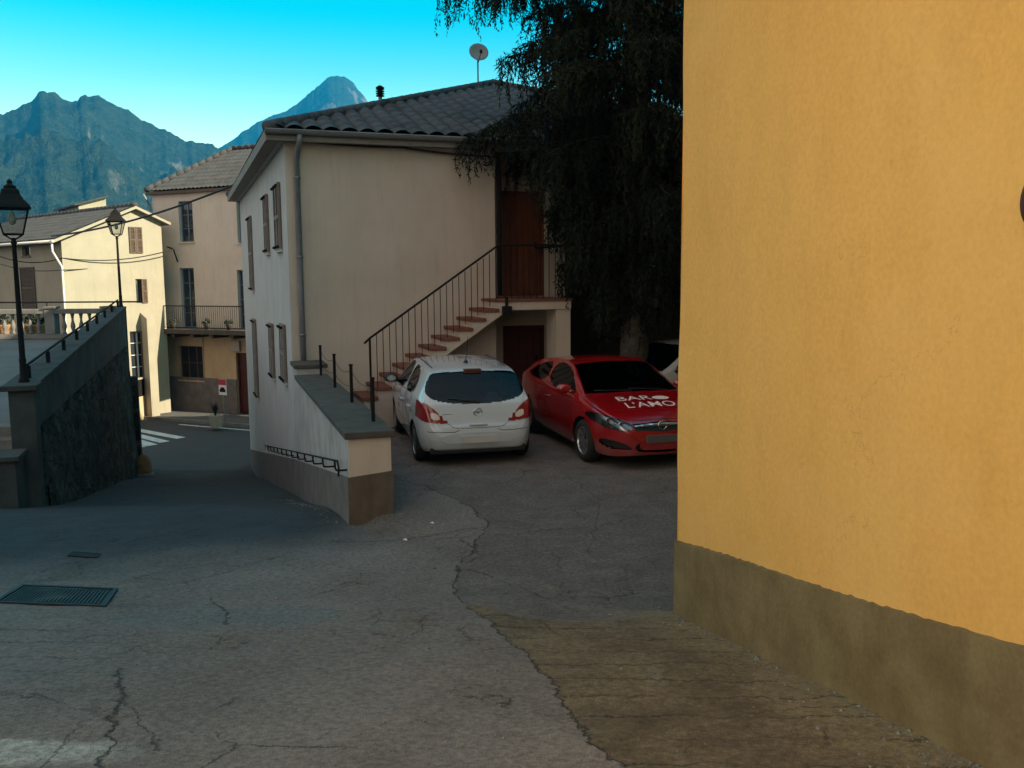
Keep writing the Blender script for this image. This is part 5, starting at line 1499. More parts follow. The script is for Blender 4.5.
class Car:
    def __init__(s, p):
        s.p = p
        zt, zb, W, zs = (np.array(p[k], float) for k in ('top', 'bot', 'plan', 'belt'))
        yd = np.linspace(zt[0,0], zt[-1,0], 6000)
        T = pchip(zt[:,0], zt[:,1], yd)
        # a light blur keeps the profile from kinking
        ker = np.hanning(61); ker /= ker.sum()
        Ts = np.convolve(np.pad(T, 30, mode='edge'), ker, 'valid')
        B = pchip(zb[:,0], zb[:,1], yd); Wd = pchip(W[:,0], W[:,1], yd); S = pchip(zs[:,0], zs[:,1], yd)
        ds = np.sqrt(np.diff(yd)**2+np.diff(Ts)**2+.6*np.diff(Wd)**2); cs = np.concatenate([[0], np.cumsum(ds)])
        n = p.get('stations', 330)
        q = np.linspace(0, cs[-1], n)
        y = np.interp(q, cs, yd); T, B, Wd, S = (np.interp(y, yd, a) for a in (Ts, B, Wd, S))
        k = p.get('tumble', .52)
        h = T-B
        Se = np.minimum(S, T-.045)
        mz = np.minimum(p.get('midz', .60), B+.55*(Se-B))
        cab = np.clip((T-S)/.35, 0, 1)
        edge = .03+.045*cab                         # how far the roof or bonnet edge lies under the crown
        shoulder = .965*Wd
        roofw = np.maximum(.30, shoulder-k*np.maximum(0, T-edge-Se-.02)-(1-cab)*.05)
        z0 = np.zeros_like(y)
        P = np.array([np.stack(a, -1) for a in (
            (z0, B), (.80*Wd, B+.005), (.93*Wd, B+np.minimum(.05, .18*h)), (.985*Wd, B+np.minimum(.20, .42*(Se-B))), (Wd, mz),
            (.992*Wd, mz+.55*(Se-mz)), (shoulder, Se+.012*cab), (roofw, T-edge), (roofw-.10, T-edge*.36), (z0, T))])
        half = catmull(P, [6, 5, 6, 16, 14, 12, 12, 26, 9, 30])   # (m, n, 2)
        s.half, s.y = half, y
        m = half.shape[0]
        right = half; left = half[1:-1][::-1].copy(); left[..., 0] *= -1
        ring = np.concatenate([right, left], 0)
        rc = ring.shape[0]
        V = np.stack([ring[..., 0].T, np.repeat(y[:, None], rc, 1), ring[..., 1].T], -1)   # (n, rc, 3)
        idx = np.arange(n*rc).reshape(n, rc); nx = np.roll(idx, -1, 1)
        Fq = np.stack([idx[:-1], nx[:-1], nx[1:], idx[1:]], -1).reshape(-1, 4)
        V = V.reshape(-1, 3)
        fn = np.cross(V[Fq[:,1]]-V[Fq[:,0]], V[Fq[:,3]]-V[Fq[:,0]])
        if fn[np.argmax(V[Fq].mean(1)[:, 2])][2] < 0: Fq = Fq[:, ::-1]; fn = -fn
        vn = np.zeros_like(V)
        for c in range(4): np.add.at(vn, Fq[:, c], fn)
        vn /= np.maximum(1e-9, np.linalg.norm(vn, axis=1))[:, None]
        s.V, s.F, s.vn, s.n, s.rc, s.idx = V, Fq, vn, n, rc, idx
        s.c = V[Fq].mean(1); s.fn = fn/np.maximum(1e-9, np.linalg.norm(fn, axis=1))[:, None]
        s.lab = np.array(['body']*len(Fq), dtype=object)
    def side_x(s, y, z):
        """half width of the body at (y, z)"""
        i = int(np.argmin(np.abs(s.y-y))); h = s.half[:, i]
        j = int(np.argmin(np.abs(h[6:-30, 1]-z)))+6
        return float(h[j, 0])
    def top_z(s, x, y):
        i = np.clip(np.searchsorted(s.y, y), 1, len(s.y)-1); f = (y-s.y[i-1])/(s.y[i]-s.y[i-1])
        def at_(k):
            h = s.half[-42:, k]; return np.interp(abs(x), h[::-1, 0], h[::-1, 1])
        return at_(i-1)*(1-f)+at_(i)*f
    def end_y(s, x, z, front):
        """y of the nose or tail surface at (x, z)"""
        sel = (s.fn[:, 1] > .15) if front else (s.fn[:, 1] < -.15)
        c = s.c[sel]; d = (c[:, 0]-x)**2+(c[:, 2]-z)**2
        return float(c[np.argmin(d), 1])
    def mark(s, name, mask): s.lab[mask] = name
    def build(s, root, mats, cutout, capm):
        for nm in ('side_window', 'quarter_window', 'rear_side_window', 'tail_light'):
            if (s.lab == nm+'_').any(): continue
            s.lab[(s.lab == nm) & (s.c[:, 0] > 0)] = nm+'_'
        for nm in [n for n in dict.fromkeys(s.lab) if n != '_cut']:
            F_ = s.F[s.lab == nm]
            used, inv = np.unique(F_, return_inverse=True)
            V_ = s.V[used].copy(); N_ = s.vn[used]
            if nm.rstrip('_') in cutout: V_ -= N_*cutout[nm.rstrip('_')]
            Fi = inv.reshape(-1, 4)
            if nm == 'body':
                r0, r1 = s.idx[0], s.idx[-1]
                base = len(V_); caps = []
                for ring, fl in ((r0, 1), (r1, 0)):
                    h = s.rc//2
                    b0 = len(V_); V_ = np.concatenate([V_, s.V[ring]]); N_ = np.concatenate([N_, np.tile([[0, -1. if fl else 1., 0]], (s.rc, 1))])
                    for i in range(0, h):
                        a, b, c, d = b0+i, b0+i+1, b0+(s.rc-i-1) % s.rc, b0+(s.rc-i) % s.rc
                        caps.append((a, b, c, d) if fl else (d, c, b, a))
                Fi = np.concatenate([Fi, np.array([q for q in caps if len(set(q)) == 4])])
            yield nm, np_mesh(nm, V_, Fi, mats.get(nm.rstrip('_'), mats['body']), root, True, N_)

def wheel(root, x, y, R0, W0, sgn, rim_style, mats):
    """tyre with an alloy or a covered rim; the axle runs along x"""
    Mx = Matrix.Translation((x, y, R0)) @ Matrix.Rotation(R(90)*sgn, 4, 'Y')
    t = MB(); t.smooth = True
    r = R0; rr = R0*.66; w = W0/2
    t.lathe([(rr,-w*.9),(rr+.02,-w),(r-.035,-w),(r-.008,-w*.72),(r,-w*.4),(r,w*.4),(r-.008,w*.72),(r-.035,w),(rr+.02,w),(rr,w*.9),(rr-.015,w*.6),(rr-.015,-w*.6),(rr,-w*.9)], (0,0,0), 40, Mx)
    wo = t.build('wheel', M['rubber'], root)
    k = MB(); k.smooth = False
    k.lathe([(rr+.004,w*.90),(rr-.012,w*.95),(rr-.02,w*.80),(rr-.03,w*.1)], (0,0,0), 40, Mx, False)
    if rim_style == 'spokes':
        for i in range(5):
            a = 2*math.pi*i/5+.3
            for da in (-.17, .17):
                p0 = Vector((.05*math.cos(a), .05*math.sin(a), w*.82)); p1 = Vector(((rr-.01)*math.cos(a+da), (rr-.01)*math.sin(a+da), w*.88))
                sd = Vector((-math.sin(a), math.cos(a), 0))*.022
                q = [p0-sd, p0+sd, p1+sd*.9, p1-sd*.9]; dn = Vector((0,0,-.03))
                k.mesh([Mx@v for v in q]+[Mx@(v+dn) for v in q], [(0,1,2,3),(0,4,5,1),(1,5,6,2),(2,6,7,3),(3,7,4,0)])
        k.lathe([(.06,w*.70),(.065,w*.86),(.04,w*.92),(0,w*.92)], (0,0,0), 20, Mx)
    else:
        k.lathe([(rr-.02,w*.80),(rr*.8,w*.93),(.07,w*.95),(.05,w*.90),(0,w*.90)], (0,0,0), 40, Mx)
        for i in range(14):
            a = 2*math.pi*i/14
            p0 = Vector((rr*.42*math.cos(a), rr*.42*math.sin(a), w*.965)); p1 = Vector((rr*.78*math.cos(a), rr*.78*math.sin(a), w*.955)); sd = Vector((-math.sin(a), math.cos(a), 0))*.013
            k.mi = 1; k.face([Mx@v for v in (p0-sd, p0+sd, p1+sd, p1-sd)]); k.mi = 0
    k.build('rim', [mats, M['blackplastic']], wo)
    d = MB(); d.smooth = True; d.lathe([(0,-w*.2),(rr-.02,-w*.2),(rr-.02,w*.05),(0,w*.05)], (0,0,0), 24, Mx); d.build('brake_drum', M['iron'], wo)
    return wo
def arch_parts(car, root, axles, Ra, col_m):
    for ya, za in axles:
        for sg in (-1, 1):
            ln = MB(); ln.smooth = True
            n = 22; vs = []; 
            for i in range(n+1):
                a = -.25+(math.pi+.5)*i/n
                yy, zz = ya+Ra*math.cos(a), za+Ra*math.sin(a)
                vs += [(sg*(car.side_x(yy, max(zz, .22))-.012), yy, zz), (sg*.46, yy, zz)]
            fs = [(2*i, 2*i+1, 2*i+3, 2*i+2) for i in range(n)]
            ln.mesh(vs, fs)
            ln.mesh([(sg*.46, ya-Ra, za-.2), (sg*.46, ya+Ra, za-.2), (sg*.46, ya+Ra, za+Ra), (sg*.46, ya-Ra, za+Ra)], [(0,1,2,3)])
            ln.build('arch_liner', M['blackplastic'], root)
def tube_on_side(mb, car, line, r, sg):
    pts = []
    for (y0, z0), (y1, z1) in zip(line[:-1], line[1:]):
        for i in range(13):
            t = i/12; y, z = y0*(1-t)+y1*t, z0*(1-t)+z1*t
            pts.append((sg*(car.side_x(y, z)-.001), y, z))
    mb.tube(pts, r, 5)
def tube_on_end(mb, car, line, r, front):
    pts = []
    for (x0, z0), (x1, z1) in zip(line[:-1], line[1:]):
        for i in range(11):
            t = i/10; x, z = x0*(1-t)+x1*t, z0*(1-t)+z1*t
            pts.append((x, car.end_y(x, z, front), z))
    mb.tube(pts, r, 5)
def mirror_part(root, car, y, z, mat, sg, size=1.0):
    x = car.side_x(y, z)
    m_ = MB(); m_.smooth = True
    m_.lathe([(0,-.11),(.05,-.10),(.075,-.04),(.078,.03),(.05,.10),(0,.115)], (0,0,0), 14, Matrix.Translation((sg*(x+.13), y, z+.06)) @ Matrix.Rotation(R(90), 4, 'Y') @ Matrix.Scale(1.0, 4) @ Matrix.Scale(.75*size, 4, (0,1,0)))
    m_.tube([(sg*(x-.02), y+.02, z), (sg*(x+.07), y+.01, z+.03)], [.035, .03], 8)
    o = m_.build('wing_mirror', mat, root)
    g_ = MB(); g_.smooth = False
    n = 16; g_.face([(sg*(x+.13)+.075*math.cos(2*math.pi*i/n), y-.060, z+.06+.052*math.sin(2*math.pi*i/n)) for i in range(n)])
    g_.build('mirror_glass', M['chrome'], o)
def seats(root, ys, zs=.55, headz=1.12):
    for i, (x, y) in enumerate(((-.36, ys[0]), (.36, ys[0]))):
        m_ = MB(); m_.box((x-.24,y-.02,.35),(x+.24,y+.50,zs),None,.05); m_.box((x-.23,y-.16,zs-.05),(x+.23,y-.0,1.0),None,.06); m_.box((x-.13,y-.16,1.02),(x+.13,y-.06,headz+.10),None,.035)
        m_.build('seat', M['seat'], root)
    m_ = MB(); m_.box((-.6,ys[1]-.02,.35),(.6,ys[1]+.45,zs),None,.05); m_.box((-.6,ys[1]-.16,zs-.05),(.6,ys[1],.95),None,.06)
    m_.build('seat', M['seat'], root)
    d_ = MB(); d_.box((-.68,ys[0]+.75,.5),(.68,ys[0]+1.15,.90),None,.05); d_.box((-.80,-1.7,.26),(.80,1.3,.34)); d_.build('dashboard', M['blackplastic'], root)
    s_ = MB(); s_.tube([(-.36+.18*math.cos(a), ys[0]+.62+.05*math.sin(a), .88+.17*math.sin(a)) for a in np.linspace(0, 2*math.pi, 20)], .014, 6, False); s_.build('steering_wheel', M['blackplastic'], root)
def emblem(root, car, z, front, r=.052):
    y = car.end_y(0, z, front); sg = 1 if front else -1
    m_ = MB(); m_.smooth = True
    m_.tube([(r*math.cos(a), y+sg*.012, z+r*math.sin(a)) for a in np.linspace(0, 2*math.pi, 25)], .0075, 6, False)
    q = [(-1.35,.02),(.25,.16),(.15,.02),(1.35,-.02),(-.25,-.16),(-.15,-.02)]
    m_.smooth = False
    m_.face([(a*r*(1 if front else -1)*-1, y+sg*.016, z+b*r*1.3) for a, b in q]); m_.face([(a*r*(1 if front else -1)*-1, y+sg*.016, z+b*r*1.3) for a, b in reversed(q)])
    m_.build('emblem', M['chrome'], root)

# --- the white hatchback, seen from behind
WC = dict(
    top=[(-2.0,.50),(-1.985,.58),(-1.95,.66),(-1.915,.80),(-1.87,.94),(-1.76,1.12),(-1.63,1.30),(-1.55,1.385),(-1.45,1.415),(-1.1,1.452),(-.6,1.484),(-.1,1.49),(.35,1.45),(.75,1.27),(1.15,1.035),(1.32,.96),(1.6,.88),(1.82,.78),(1.94,.66),(2.0,.50)],
    bot=[(-2.0,.36),(-1.97,.27),(-1.85,.22),(-1.6,.19),(1.6,.18),(1.85,.20),(1.97,.26),(2.0,.34)],
    plan=[(-2.0,.52),(-1.985,.62),(-1.94,.70),(-1.86,.765),(-1.7,.815),(-1.4,.845),(-1.0,.855),(.2,.855),(1.0,.855),(1.4,.84),(1.65,.79),(1.82,.70),(1.94,.56),(2.0,.42)],
    belt=[(-2.0,.96),(-1.3,.97),(-.5,.945),(.4,.91),(1.2,.87),(2.0,.80)], tumble=.50)
car = Car(WC)
wc = empty('white_car', (0,0,0), 0, 'white five door hatchback seen from behind, parked beside the low wall', 'car')
c, fn = car.c, car.fn; ax = np.abs(c[:,0])
side = np.abs(fn[:,0]) > .35
doorw = smooth_poly([(.98,.945),(.93,1.03),(.50,1.335),(.18,1.395),(-.16,1.40),(-.16,.965)], 2)
rearw = smooth_poly([(-.24,.97),(-.24,1.395),(-.75,1.375),(-1.10,1.27),(-1.22,1.12),(-1.10,1.01)], 2)
car.mark('side_window', side & (c[:,2] > .9) & pts_in_poly(c[:,1], c[:,2], doorw))
car.mark('quarter_window', side & (c[:,2] > .9) & pts_in_poly(c[:,1], c[:,2], rearw))
rw_poly = smooth_poly([(0,.925),(.34,.935),(.60,.985),(.715,1.075),(.705,1.16),(.655,1.29),(.60,1.36),(.42,1.375),(0,1.38),(-.42,1.375),(-.60,1.36),(-.655,1.29),(-.705,1.16),(-.715,1.075),(-.60,.985),(-.34,.935)], 2)
car.mark('rear_window', (fn[:,1] < -.25) & (c[:,1] < -1.3) & pts_in_poly(c[:,0], c[:,2], rw_poly))
car.mark('windscreen', (fn[:,1] > .25) & (c[:,1] > .32) & (c[:,2] > 1.03) & (ax < .70-(c[:,2]-1.0)*.28) & (c[:,2] < 1.43))
tl_poly = smooth_poly([(.86,1.0),(.72,.955),(.60,.86),(.50,.74),(.42,.655),(.60,.665),(.80,.70),(.88,.80)], 2)
tlm = (c[:,1] < -1.55) & pts_in_poly(ax, c[:,2], tl_poly)
car.mark('tail_light', tlm & (c[:,0] < 0)); car.mark('tail_light_', tlm & (c[:,0] > 0))
rfm = pts_in_poly(ax, c[:,2], smooth_poly([(.67,.83),(.57,.80),(.51,.715),(.66,.715)], 1)) & tlm
car.mark('reverse_lens', rfm & (c[:,0] < 0)); car.mark('reverse_lens_', rfm & (c[:,0] > 0))
hlw = (c[:,1] > 1.35) & pts_in_poly(ax, c[:,2], smooth_poly([(.84,.86),(.62,.80),(.42,.66),(.46,.60),(.72,.62),(.86,.72)], 2))
car.mark('headlight', hlw & (c[:,0] < 0)); car.mark('headlight_', hlw & (c[:,0] > 0))
car.mark('grille', (c[:,1] > 1.8) & (ax < .40) & (c[:,2] > .42) & (c[:,2] < .58))
AX = [(-1.33,.30),(1.19,.30)]
for ya, za in AX: car.mark('_cut', ((c[:,1]-ya)**2+(c[:,2]-za)**2 < .345**2) & (ax > .5) & (car.lab != '_x'))
parts = {}
mats = dict(body=M['carwhite'], side_window=M['carglass'], quarter_window=M['carglass'], rear_window=M['carglass'], windscreen=M['carglass'], tail_light=M['taillight'], tail_light_=M['taillight'], reverse_lens=M['lampwhite'], reverse_lens_=M['lampwhite'], headlight=M['reflector'], headlight_=M['reflector'], grille=M['blackplastic'])
for nm, o in car.build(wc, mats, dict(rear_window=.006, side_window=.006, quarter_window=.006, windscreen=.004, grille=.02, tail_light=-.004, tail_light_=-.004, reverse_lens=-.006, reverse_lens_=-.006), None):
    parts[nm] = o
    if nm.endswith('_'): o.name = nm[:-1]
for a, b in (('reverse_lens','tail_light'), ('reverse_lens_','tail_light_')): parts[a].parent = parts[b]
arch_parts(car, wc, AX, .345, None)
for ya, za in AX:
    for sg in (-1, 1): wheel(wc, sg*.735, ya, .298, .19, sg, 'cover', M['alloy'])
mirror_part(wc, car, .80, .98, M['blackplastic'], -1); mirror_part(wc, car, .80, .98, M['blackplastic'], 1)
sm = MB(); sm.smooth = True
for sg in (-1, 1):
    tube_on_side(sm, car, [(1.0,.93),(.98,.70),(.86,.32),(.80,.235)], .0035, sg); tube_on_side(sm, car, [(-.20,.97),(-.20,.30),(-.18,.235)], .0035, sg)
    tube_on_side(sm, car, [(.80,.235),(-.18,.235),(-.95,.235)], .0035, sg); tube_on_side(sm, car, [(-1.16,1.02),(-1.08,.80),(-.97,.62),(-.95,.30)], .0035, sg)
    tube_on_side(sm, car, [(.55,.50),(-1.0,.52)], .004, sg)
tube_on_end(sm, car, [(-.43,.655),(-.36,.60),(-.30,.585),(0,.58),(.30,.585),(.36,.60),(.43,.655)], .004, False)
tube_on_end(sm, car, [(-.72,.545),(-.55,.535),(-.34,.53),(-.27,.56)], .0045, False); tube_on_end(sm, car, [(.72,.545),(.55,.535),(.34,.53),(.27,.56)], .0045, False)
sm.build('panel_gap', M['blackplastic'], wc)
for sg in (-1, 1):
    h = MB(); h.smooth = True
    for yy in (-.08, -.92):
        x = car.side_x(yy, .80); h.tube([(sg*(x-.004),yy-.10,.80),(sg*(x+.022),yy-.07,.803),(sg*(x+.024),yy+.05,.805),(sg*(x-.004),yy+.09,.806)], .013, 6)
    h.build('door_handle', M['carwhite'], wc)
    st_ = MB(); st_.smooth = True
    pts_ = [(sg*(.555 if yy > -1.0 else .54), yy, car.top_z(.55, yy)+.003) for yy in np.linspace(.25, -1.28, 24)]
    st_.tube(pts_, .009, 6); st_.build('roof_strip', M['blackplastic'], wc)
an_ = MB(); an_.smooth = True; zt_r = car.top_z(0, -1.05)
an_.lathe([(.040,-.01),(.036,.015),(.012,.045),(0,.05)], (0,-1.05,zt_r), 12); an_.tube([(0,-1.06,zt_r+.03),(0,-1.26,zt_r+.42)], [.007,.004], 6); an_.build('aerial', M['blackplastic'], wc)
ye = car.end_y(0, 1.385, False)
bl_ = MB(); bl_.box((-.125,-1.60,1.345),(.125,-1.47,1.41),None,.012); bl_.build('brake_light', M['redwood'], wc)
rwp = MB(); rwp.smooth = True
rwp.tube([(.02-.42*t_, car.end_y(.02-.42*t_, .955+.06*t_, False)-.018, .955+.06*t_) for t_ in np.linspace(0, 1, 9)], .008, 5)
rwp.lathe([(.035,-.02),(.03,.0),(0,.01)], (0,0,0), 12, Matrix.Translation((.02, car.end_y(.02,.95,False)-.01, .95)) @ Matrix.Rotation(R(90), 4, 'X'))
rwp.build('rear_wiper', M['blackplastic'], wc)
ye = car.end_y(0, .48, False)
pl_ = MB(); pl_.box((-.26,ye-.014,.36),(.26,ye+.02,.47),None,.004); pl_.build('number_plate', M['paleplate'], wc)
ye = car.end_y(0, .62, False)
hd_ = MB(); hd_.box((-.13,ye-.022,.615),(.13,ye+.01,.640),None,.008); hd_.build('boot_handle', M['carwhite'], wc)
ye = car.end_y(-.46, .80, False)
bd_ = MB(); bd_.box((-.50,ye-.004,.775),(-.35,ye+.006,.790),None,.002); bd_.build('badge', M['chrome'], wc)
emblem(wc, car, .805, False, .058)
ex = MB(); ex.box((-.68,-1.95,.20),(.68,-1.80,.30),None,.02); ex.build('rear_valance', M['blackplastic'], wc)
fl = MB(); xf = car.side_x(.35,.62)
fl.face([(-xf-.003,.30,.60),(-xf-.003,.38,.60),(-xf-.003,.38,.665),(-xf-.003,.30,.665)]); fl.build('door_sticker', M['red'], wc)
seats(wc, (.05, -.95))
sh = MB(); sh.box((-.62,-1.72,.90),(.62,-1.16,.925)); sh.build('parcel_shelf', M['seat'], wc)
wc_loc = ghit(474, 462)
WCP = Vector((-.47, 12.42, 0)); WCH = R(13.5)
fwd = Vector((-math.sin(WCH), math.cos(WCH), 0))
wcl = WCP + fwd*1.98
wc.location = (wcl.x, wcl.y, gz1(wcl.x, wcl.y)); wc.rotation_euler = (0, 0, WCH); wc.scale = (1.0, 1.0, .945)
cp = MB(); cp.smooth = True
cp.lathe([(.0,.11),(.05,.105),(.085,.08),(.10,.03),(.105,0),(.0,0)], (0,0,0), 18)
cp.lathe([(.10,.012),(.15,.004),(.155,-.004),(.10,0)], (0,.05,0), 18)
cpo = cp.build('cloth_cap', M['cap']); q = wcl + Matrix.Rotation(WCH, 3, 'Z') @ Vector((.30,-1.50,.926+wc.location.z)); cpo.location = (q.x, q.y, wc.location.z+.928*.945)
tag(cpo, 'pale cloth cap lying behind the rear window of the white car', 'cap')

# --- the red coupe, seen from the front
RC = dict(
    top=[(-2.14,.52),(-2.12,.66),(-2.07,.86),(-1.98,.98),(-1.85,1.05),(-1.5,1.22),(-1.1,1.345),(-.6,1.405),(-.15,1.415),(.2,1.375),(.6,1.22),(1.0,1.035),(1.10,.99),(1.25,.955),(1.55,.89),(1.80,.81),(1.98,.715),(2.07,.64),(2.13,.54),(2.145,.46)],
    bot=[(-2.14,.36),(-2.08,.26),(-1.8,.19),(1.75,.17),(1.98,.19),(2.1,.22),(2.145,.30)],
    plan=[(-2.14,.48),(-2.10,.64),(-2.02,.75),(-1.85,.82),(-1.5,.865),(-1.0,.876),(.6,.876),(1.2,.872),(1.55,.845),(1.78,.785),(1.93,.705),(2.04,.60),(2.11,.48),(2.145,.36)],
    belt=[(-2.14,.99),(-1.4,1.0),(-.5,.955),(.5,.90),(1.2,.86),(2.145,.74)], tumble=.56)
car = Car(RC)
rc = empty('red_car', (0,0,0), 0, 'red three door car facing out of the yard with white lettering on its bonnet', 'car')
c, fn = car.c, car.fn; ax = np.abs(c[:,0])
side = np.abs(fn[:,0]) > .35
car.mark('side_window', side & (c[:,2] > .9) & pts_in_poly(c[:,1], c[:,2], smooth_poly([(.86,.945),(.80,1.02),(.38,1.25),(.05,1.325),(-.40,1.34),(-.40,.975)], 2)))
car.mark('quarter_window', side & (c[:,2] > .9) & pts_in_poly(c[:,1], c[:,2], smooth_poly([(-.48,.98),(-.48,1.335),(-.95,1.27),(-1.40,1.10),(-1.35,1.04)], 2)))
car.mark('windscreen', (fn[:,1] > .2) & (c[:,1] > .18) & (c[:,1] < 1.09) & (c[:,2] > .985) & (c[:,2] < 1.375) & (ax < .735-(c[:,2]-.98)*.38))
car.mark('rear_window', (fn[:,1] < -.2) & (c[:,1] < -1.0) & (c[:,2] > 1.06) & (c[:,2] < 1.33) & (ax < .66-(c[:,2]-1.0)*.4))
hl_poly = smooth_poly([(.84,.80),(.72,.775),(.56,.72),(.43,.655),(.41,.60),(.55,.575),(.72,.59),(.83,.66),(.86,.73)], 2)
hm = (c[:,1] > 1.30) & pts_in_poly(ax, c[:,2], hl_poly)
car.mark('headlight', hm & (c[:,0] < 0)); car.mark('headlight_', hm & (c[:,0] > 0))
car.mark('grille', (c[:,1] > 1.8) & (ax < .42) & pts_in_poly(ax, c[:,2], [(-.1,.545),(.40,.575),(.42,.665),(-.1,.685)]))
car.mark('lower_intake', (c[:,1] > 1.8) & pts_in_poly(ax, c[:,2], smooth_poly([(-.5,.255),(.34,.265),(.44,.35),(.30,.455),(-.5,.465)], 1)))
fgm = (c[:,1] > 1.6) & pts_in_poly(ax, c[:,2], smooth_poly([(.80,.44),(.70,.45),(.48,.37),(.45,.32),(.60,.30),(.78,.345)], 2))
car.mark('fog_recess', fgm & (c[:,0] < 0)); car.mark('fog_recess_', fgm & (c[:,0] > 0))
car.mark('tail_light', (c[:,1] < -1.7) & pts_in_poly(ax, c[:,2], smooth_poly([(.9,.98),(.55,.95),(.50,.78),(.9,.74)], 2)))
AX = [(-1.36,.315),(1.255,.315)]
for ya, za in AX: car.mark('_cut', ((c[:,1]-ya)**2+(c[:,2]-za)**2 < .368**2) & (ax > .5))
mats = dict(body=M['carred'], side_window=M['carglass'], quarter_window=M['carglass'], windscreen=M['carglass'], rear_window=M['carglass'], headlight=M['reflector'], headlight_=M['reflector'], grille=M['blackplastic'], lower_intake=M['blackplastic'], fog_recess=M['blackplastic'], fog_recess_=M['blackplastic'], tail_light=M['taillight'])
parts = {}
for nm, o in car.build(rc, mats, dict(windscreen=.005, side_window=.006, quarter_window=.006, grille=.03, lower_intake=.06, fog_recess=.04, fog_recess_=.04, headlight=.012, headlight_=.012), None):
    parts[nm] = o
    if nm.endswith('_'): o.name = nm[:-1]
# clear covers and round lamps inside the headlights
for nm, sg in (('headlight', -1), ('headlight_', 1)):
    F_ = car.F[car.lab == nm]; used, inv = np.unique(F_, return_inverse=True)
    np_mesh('lens', car.V[used]+car.vn[used]*.002, inv.reshape(-1, 4), M['clearlens'], parts[nm], True, car.vn[used])
    for x_, z_, r_ in ((.56,.655,.050),(.70,.705,.052)):
        y_ = car.end_y(sg*x_, z_, True)
        b_ = MB(); b_.smooth = True; b_.lathe([(r_,.0),(r_*.98,.02),(r_*.8,.012),(r_*.3,.018),(0,.022)], (0,0,0), 18, Matrix.Translation((sg*x_, y_-.035, z_)) @ Matrix.Rotation(R(-90), 4, 'X'))
        b_.build('bulb_unit', M['chrome'], parts[nm])
arch_parts(car, rc, AX, .368, None)
for ya, za in AX:
    for sg in (-1, 1): wheel(rc, sg*.755, ya, .318, .21, sg, 'spokes', M['alloy'])
mirror_part(rc, car, .72, .97, M['carred'], -1); mirror_part(rc, car, .72, .97, M['carred'], 1)
gb_ = MB(); gb_.smooth = True
prev = None; vs = []; nb_ = 33
for i in range(nb_):
    x = -.41+.82*i/(nb_-1); zc = .630+.012*(1-(x/.41)**2); hh = .030-.012*abs(x/.41)
    y = car.end_y(x, zc, True)+.004
    vs += [(x,y-.004,zc+hh),(x,y+.016,zc+hh*.4),(x,y+.016,zc-hh*.5),(x,y-.004,zc-hh)]
fs = []
for i in range(nb_-1):
    for k in range(3): fs.append((4*i+k, 4*i+k+1, 4*i+4+k+1, 4*i+4+k))
gb_.mesh(vs, fs); gb_.build('grille_bar', M['chrome'], rc)
emblem(rc, car, .635, True, .062)
ye = car.end_y(0, .47, True)
pl_ = MB(); pl_.box((-.26,ye-.03,.40),(.26,ye+.018,.51),None,.004); pl_.build('number_plate', M['grey'], rc)
sm = MB(); sm.smooth = True
for sg in (-1, 1):
    tube_on_side(sm, car, [(.92,.90),(.90,.60),(.78,.30),(.72,.235)], .0035, sg); tube_on_side(sm, car, [(-.44,.97),(-.44,.40),(-.40,.235)], .0035, sg); tube_on_side(sm, car, [(.72,.235),(-.40,.235)], .0035, sg)
    pts_ = [(sg*(.745-.02*(t_/8)), 1.02+t_*.10, car.top_z(.745-.02*(t_/8), 1.02+t_*.10)-.001) for t_ in range(7)]
    sm.tube(pts_, .0035, 5)
    h = MB(); h.smooth = True; x = car.side_x(-.25,.80); h.tube([(sg*(x-.004),-.35,.80),(sg*(x+.022),-.32,.803),(sg*(x+.024),-.20,.805),(sg*(x-.004),-.16,.806)], .013, 6); h.build('door_handle', M['carred'], rc)
tube_on_end(sm, car, [(-.42,.70),(-.2,.708),(0,.712),(.2,.708),(.42,.70)], .0035, True)
sm.build('panel_gap', M['blackplastic'], rc)
wpr = MB(); wpr.smooth = True
for x0, x1 in ((-.55,.05),(.02,.58)):
    wpr.tube([(x0*(1-t)+x1*t, 1.08-.05*t, car.top_z(x0*(1-t)+x1*t, 1.08-.05*t)+.012) for t in np.linspace(0,1,8)], .008, 5)
wpr.build('wiper', M['blackplastic'], rc)
seats(rc, (-.10, -1.0), .50, 1.08)
# lettering on the bonnet: two lines and an oval, read from the front
def bonnet_text(txt, x0, y0, size, sx=1.0):
    cu = bpy.data.curves.new('bonnet_lettering', 'FONT'); cu.body = txt; cu.size = size; cu.align_x = 'LEFT'; cu.resolution_u = 3; cu.offset = .001
    to_ = bpy.data.objects.new('bonnet_lettering', cu); col.objects.link(to_)
    dg = bpy.context.evaluated_depsgraph_get(); me_ = bpy.data.meshes.new_from_object(to_.evaluated_get(dg))
    bm = bmesh.new(); bm.from_mesh(me_)
    bmesh.ops.triangulate(bm, faces=bm.faces[:]); bmesh.ops.subdivide_edges(bm, edges=bm.edges[:], cuts=1)
    vs = [v.co.copy() for v in bm.verts]; bm.verts.index_update(); fs = [tuple(v.index for v in f.verts) for f in bm.faces]; bm.free()
    bpy.data.objects.remove(to_); bpy.data.curves.remove(cu); bpy.data.meshes.remove(me_)
    out = []
    for v in vs:
        x, y = x0-v.x*sx, y0-v.y      # read from in front of the car: x runs to the driver's left
        out.append((x, y, car.top_z(x, y)+.005))
    return out, fs
lt = MB()
for txt, x0, y0, size, sx in (("BAR", .40, 1.46, .24, 1.25), ("L'AMO", .36, 1.71, .24, 1.10)):
    vs, fs = bonnet_text(txt, x0, y0+0, size, sx); lt.mesh(vs, fs)
oc = (-.29, 1.40)
n = 24; ov = [(oc[0]+.13*math.cos(2*math.pi*i/n), oc[1]+.075*math.sin(2*math.pi*i/n)) for i in range(n)]
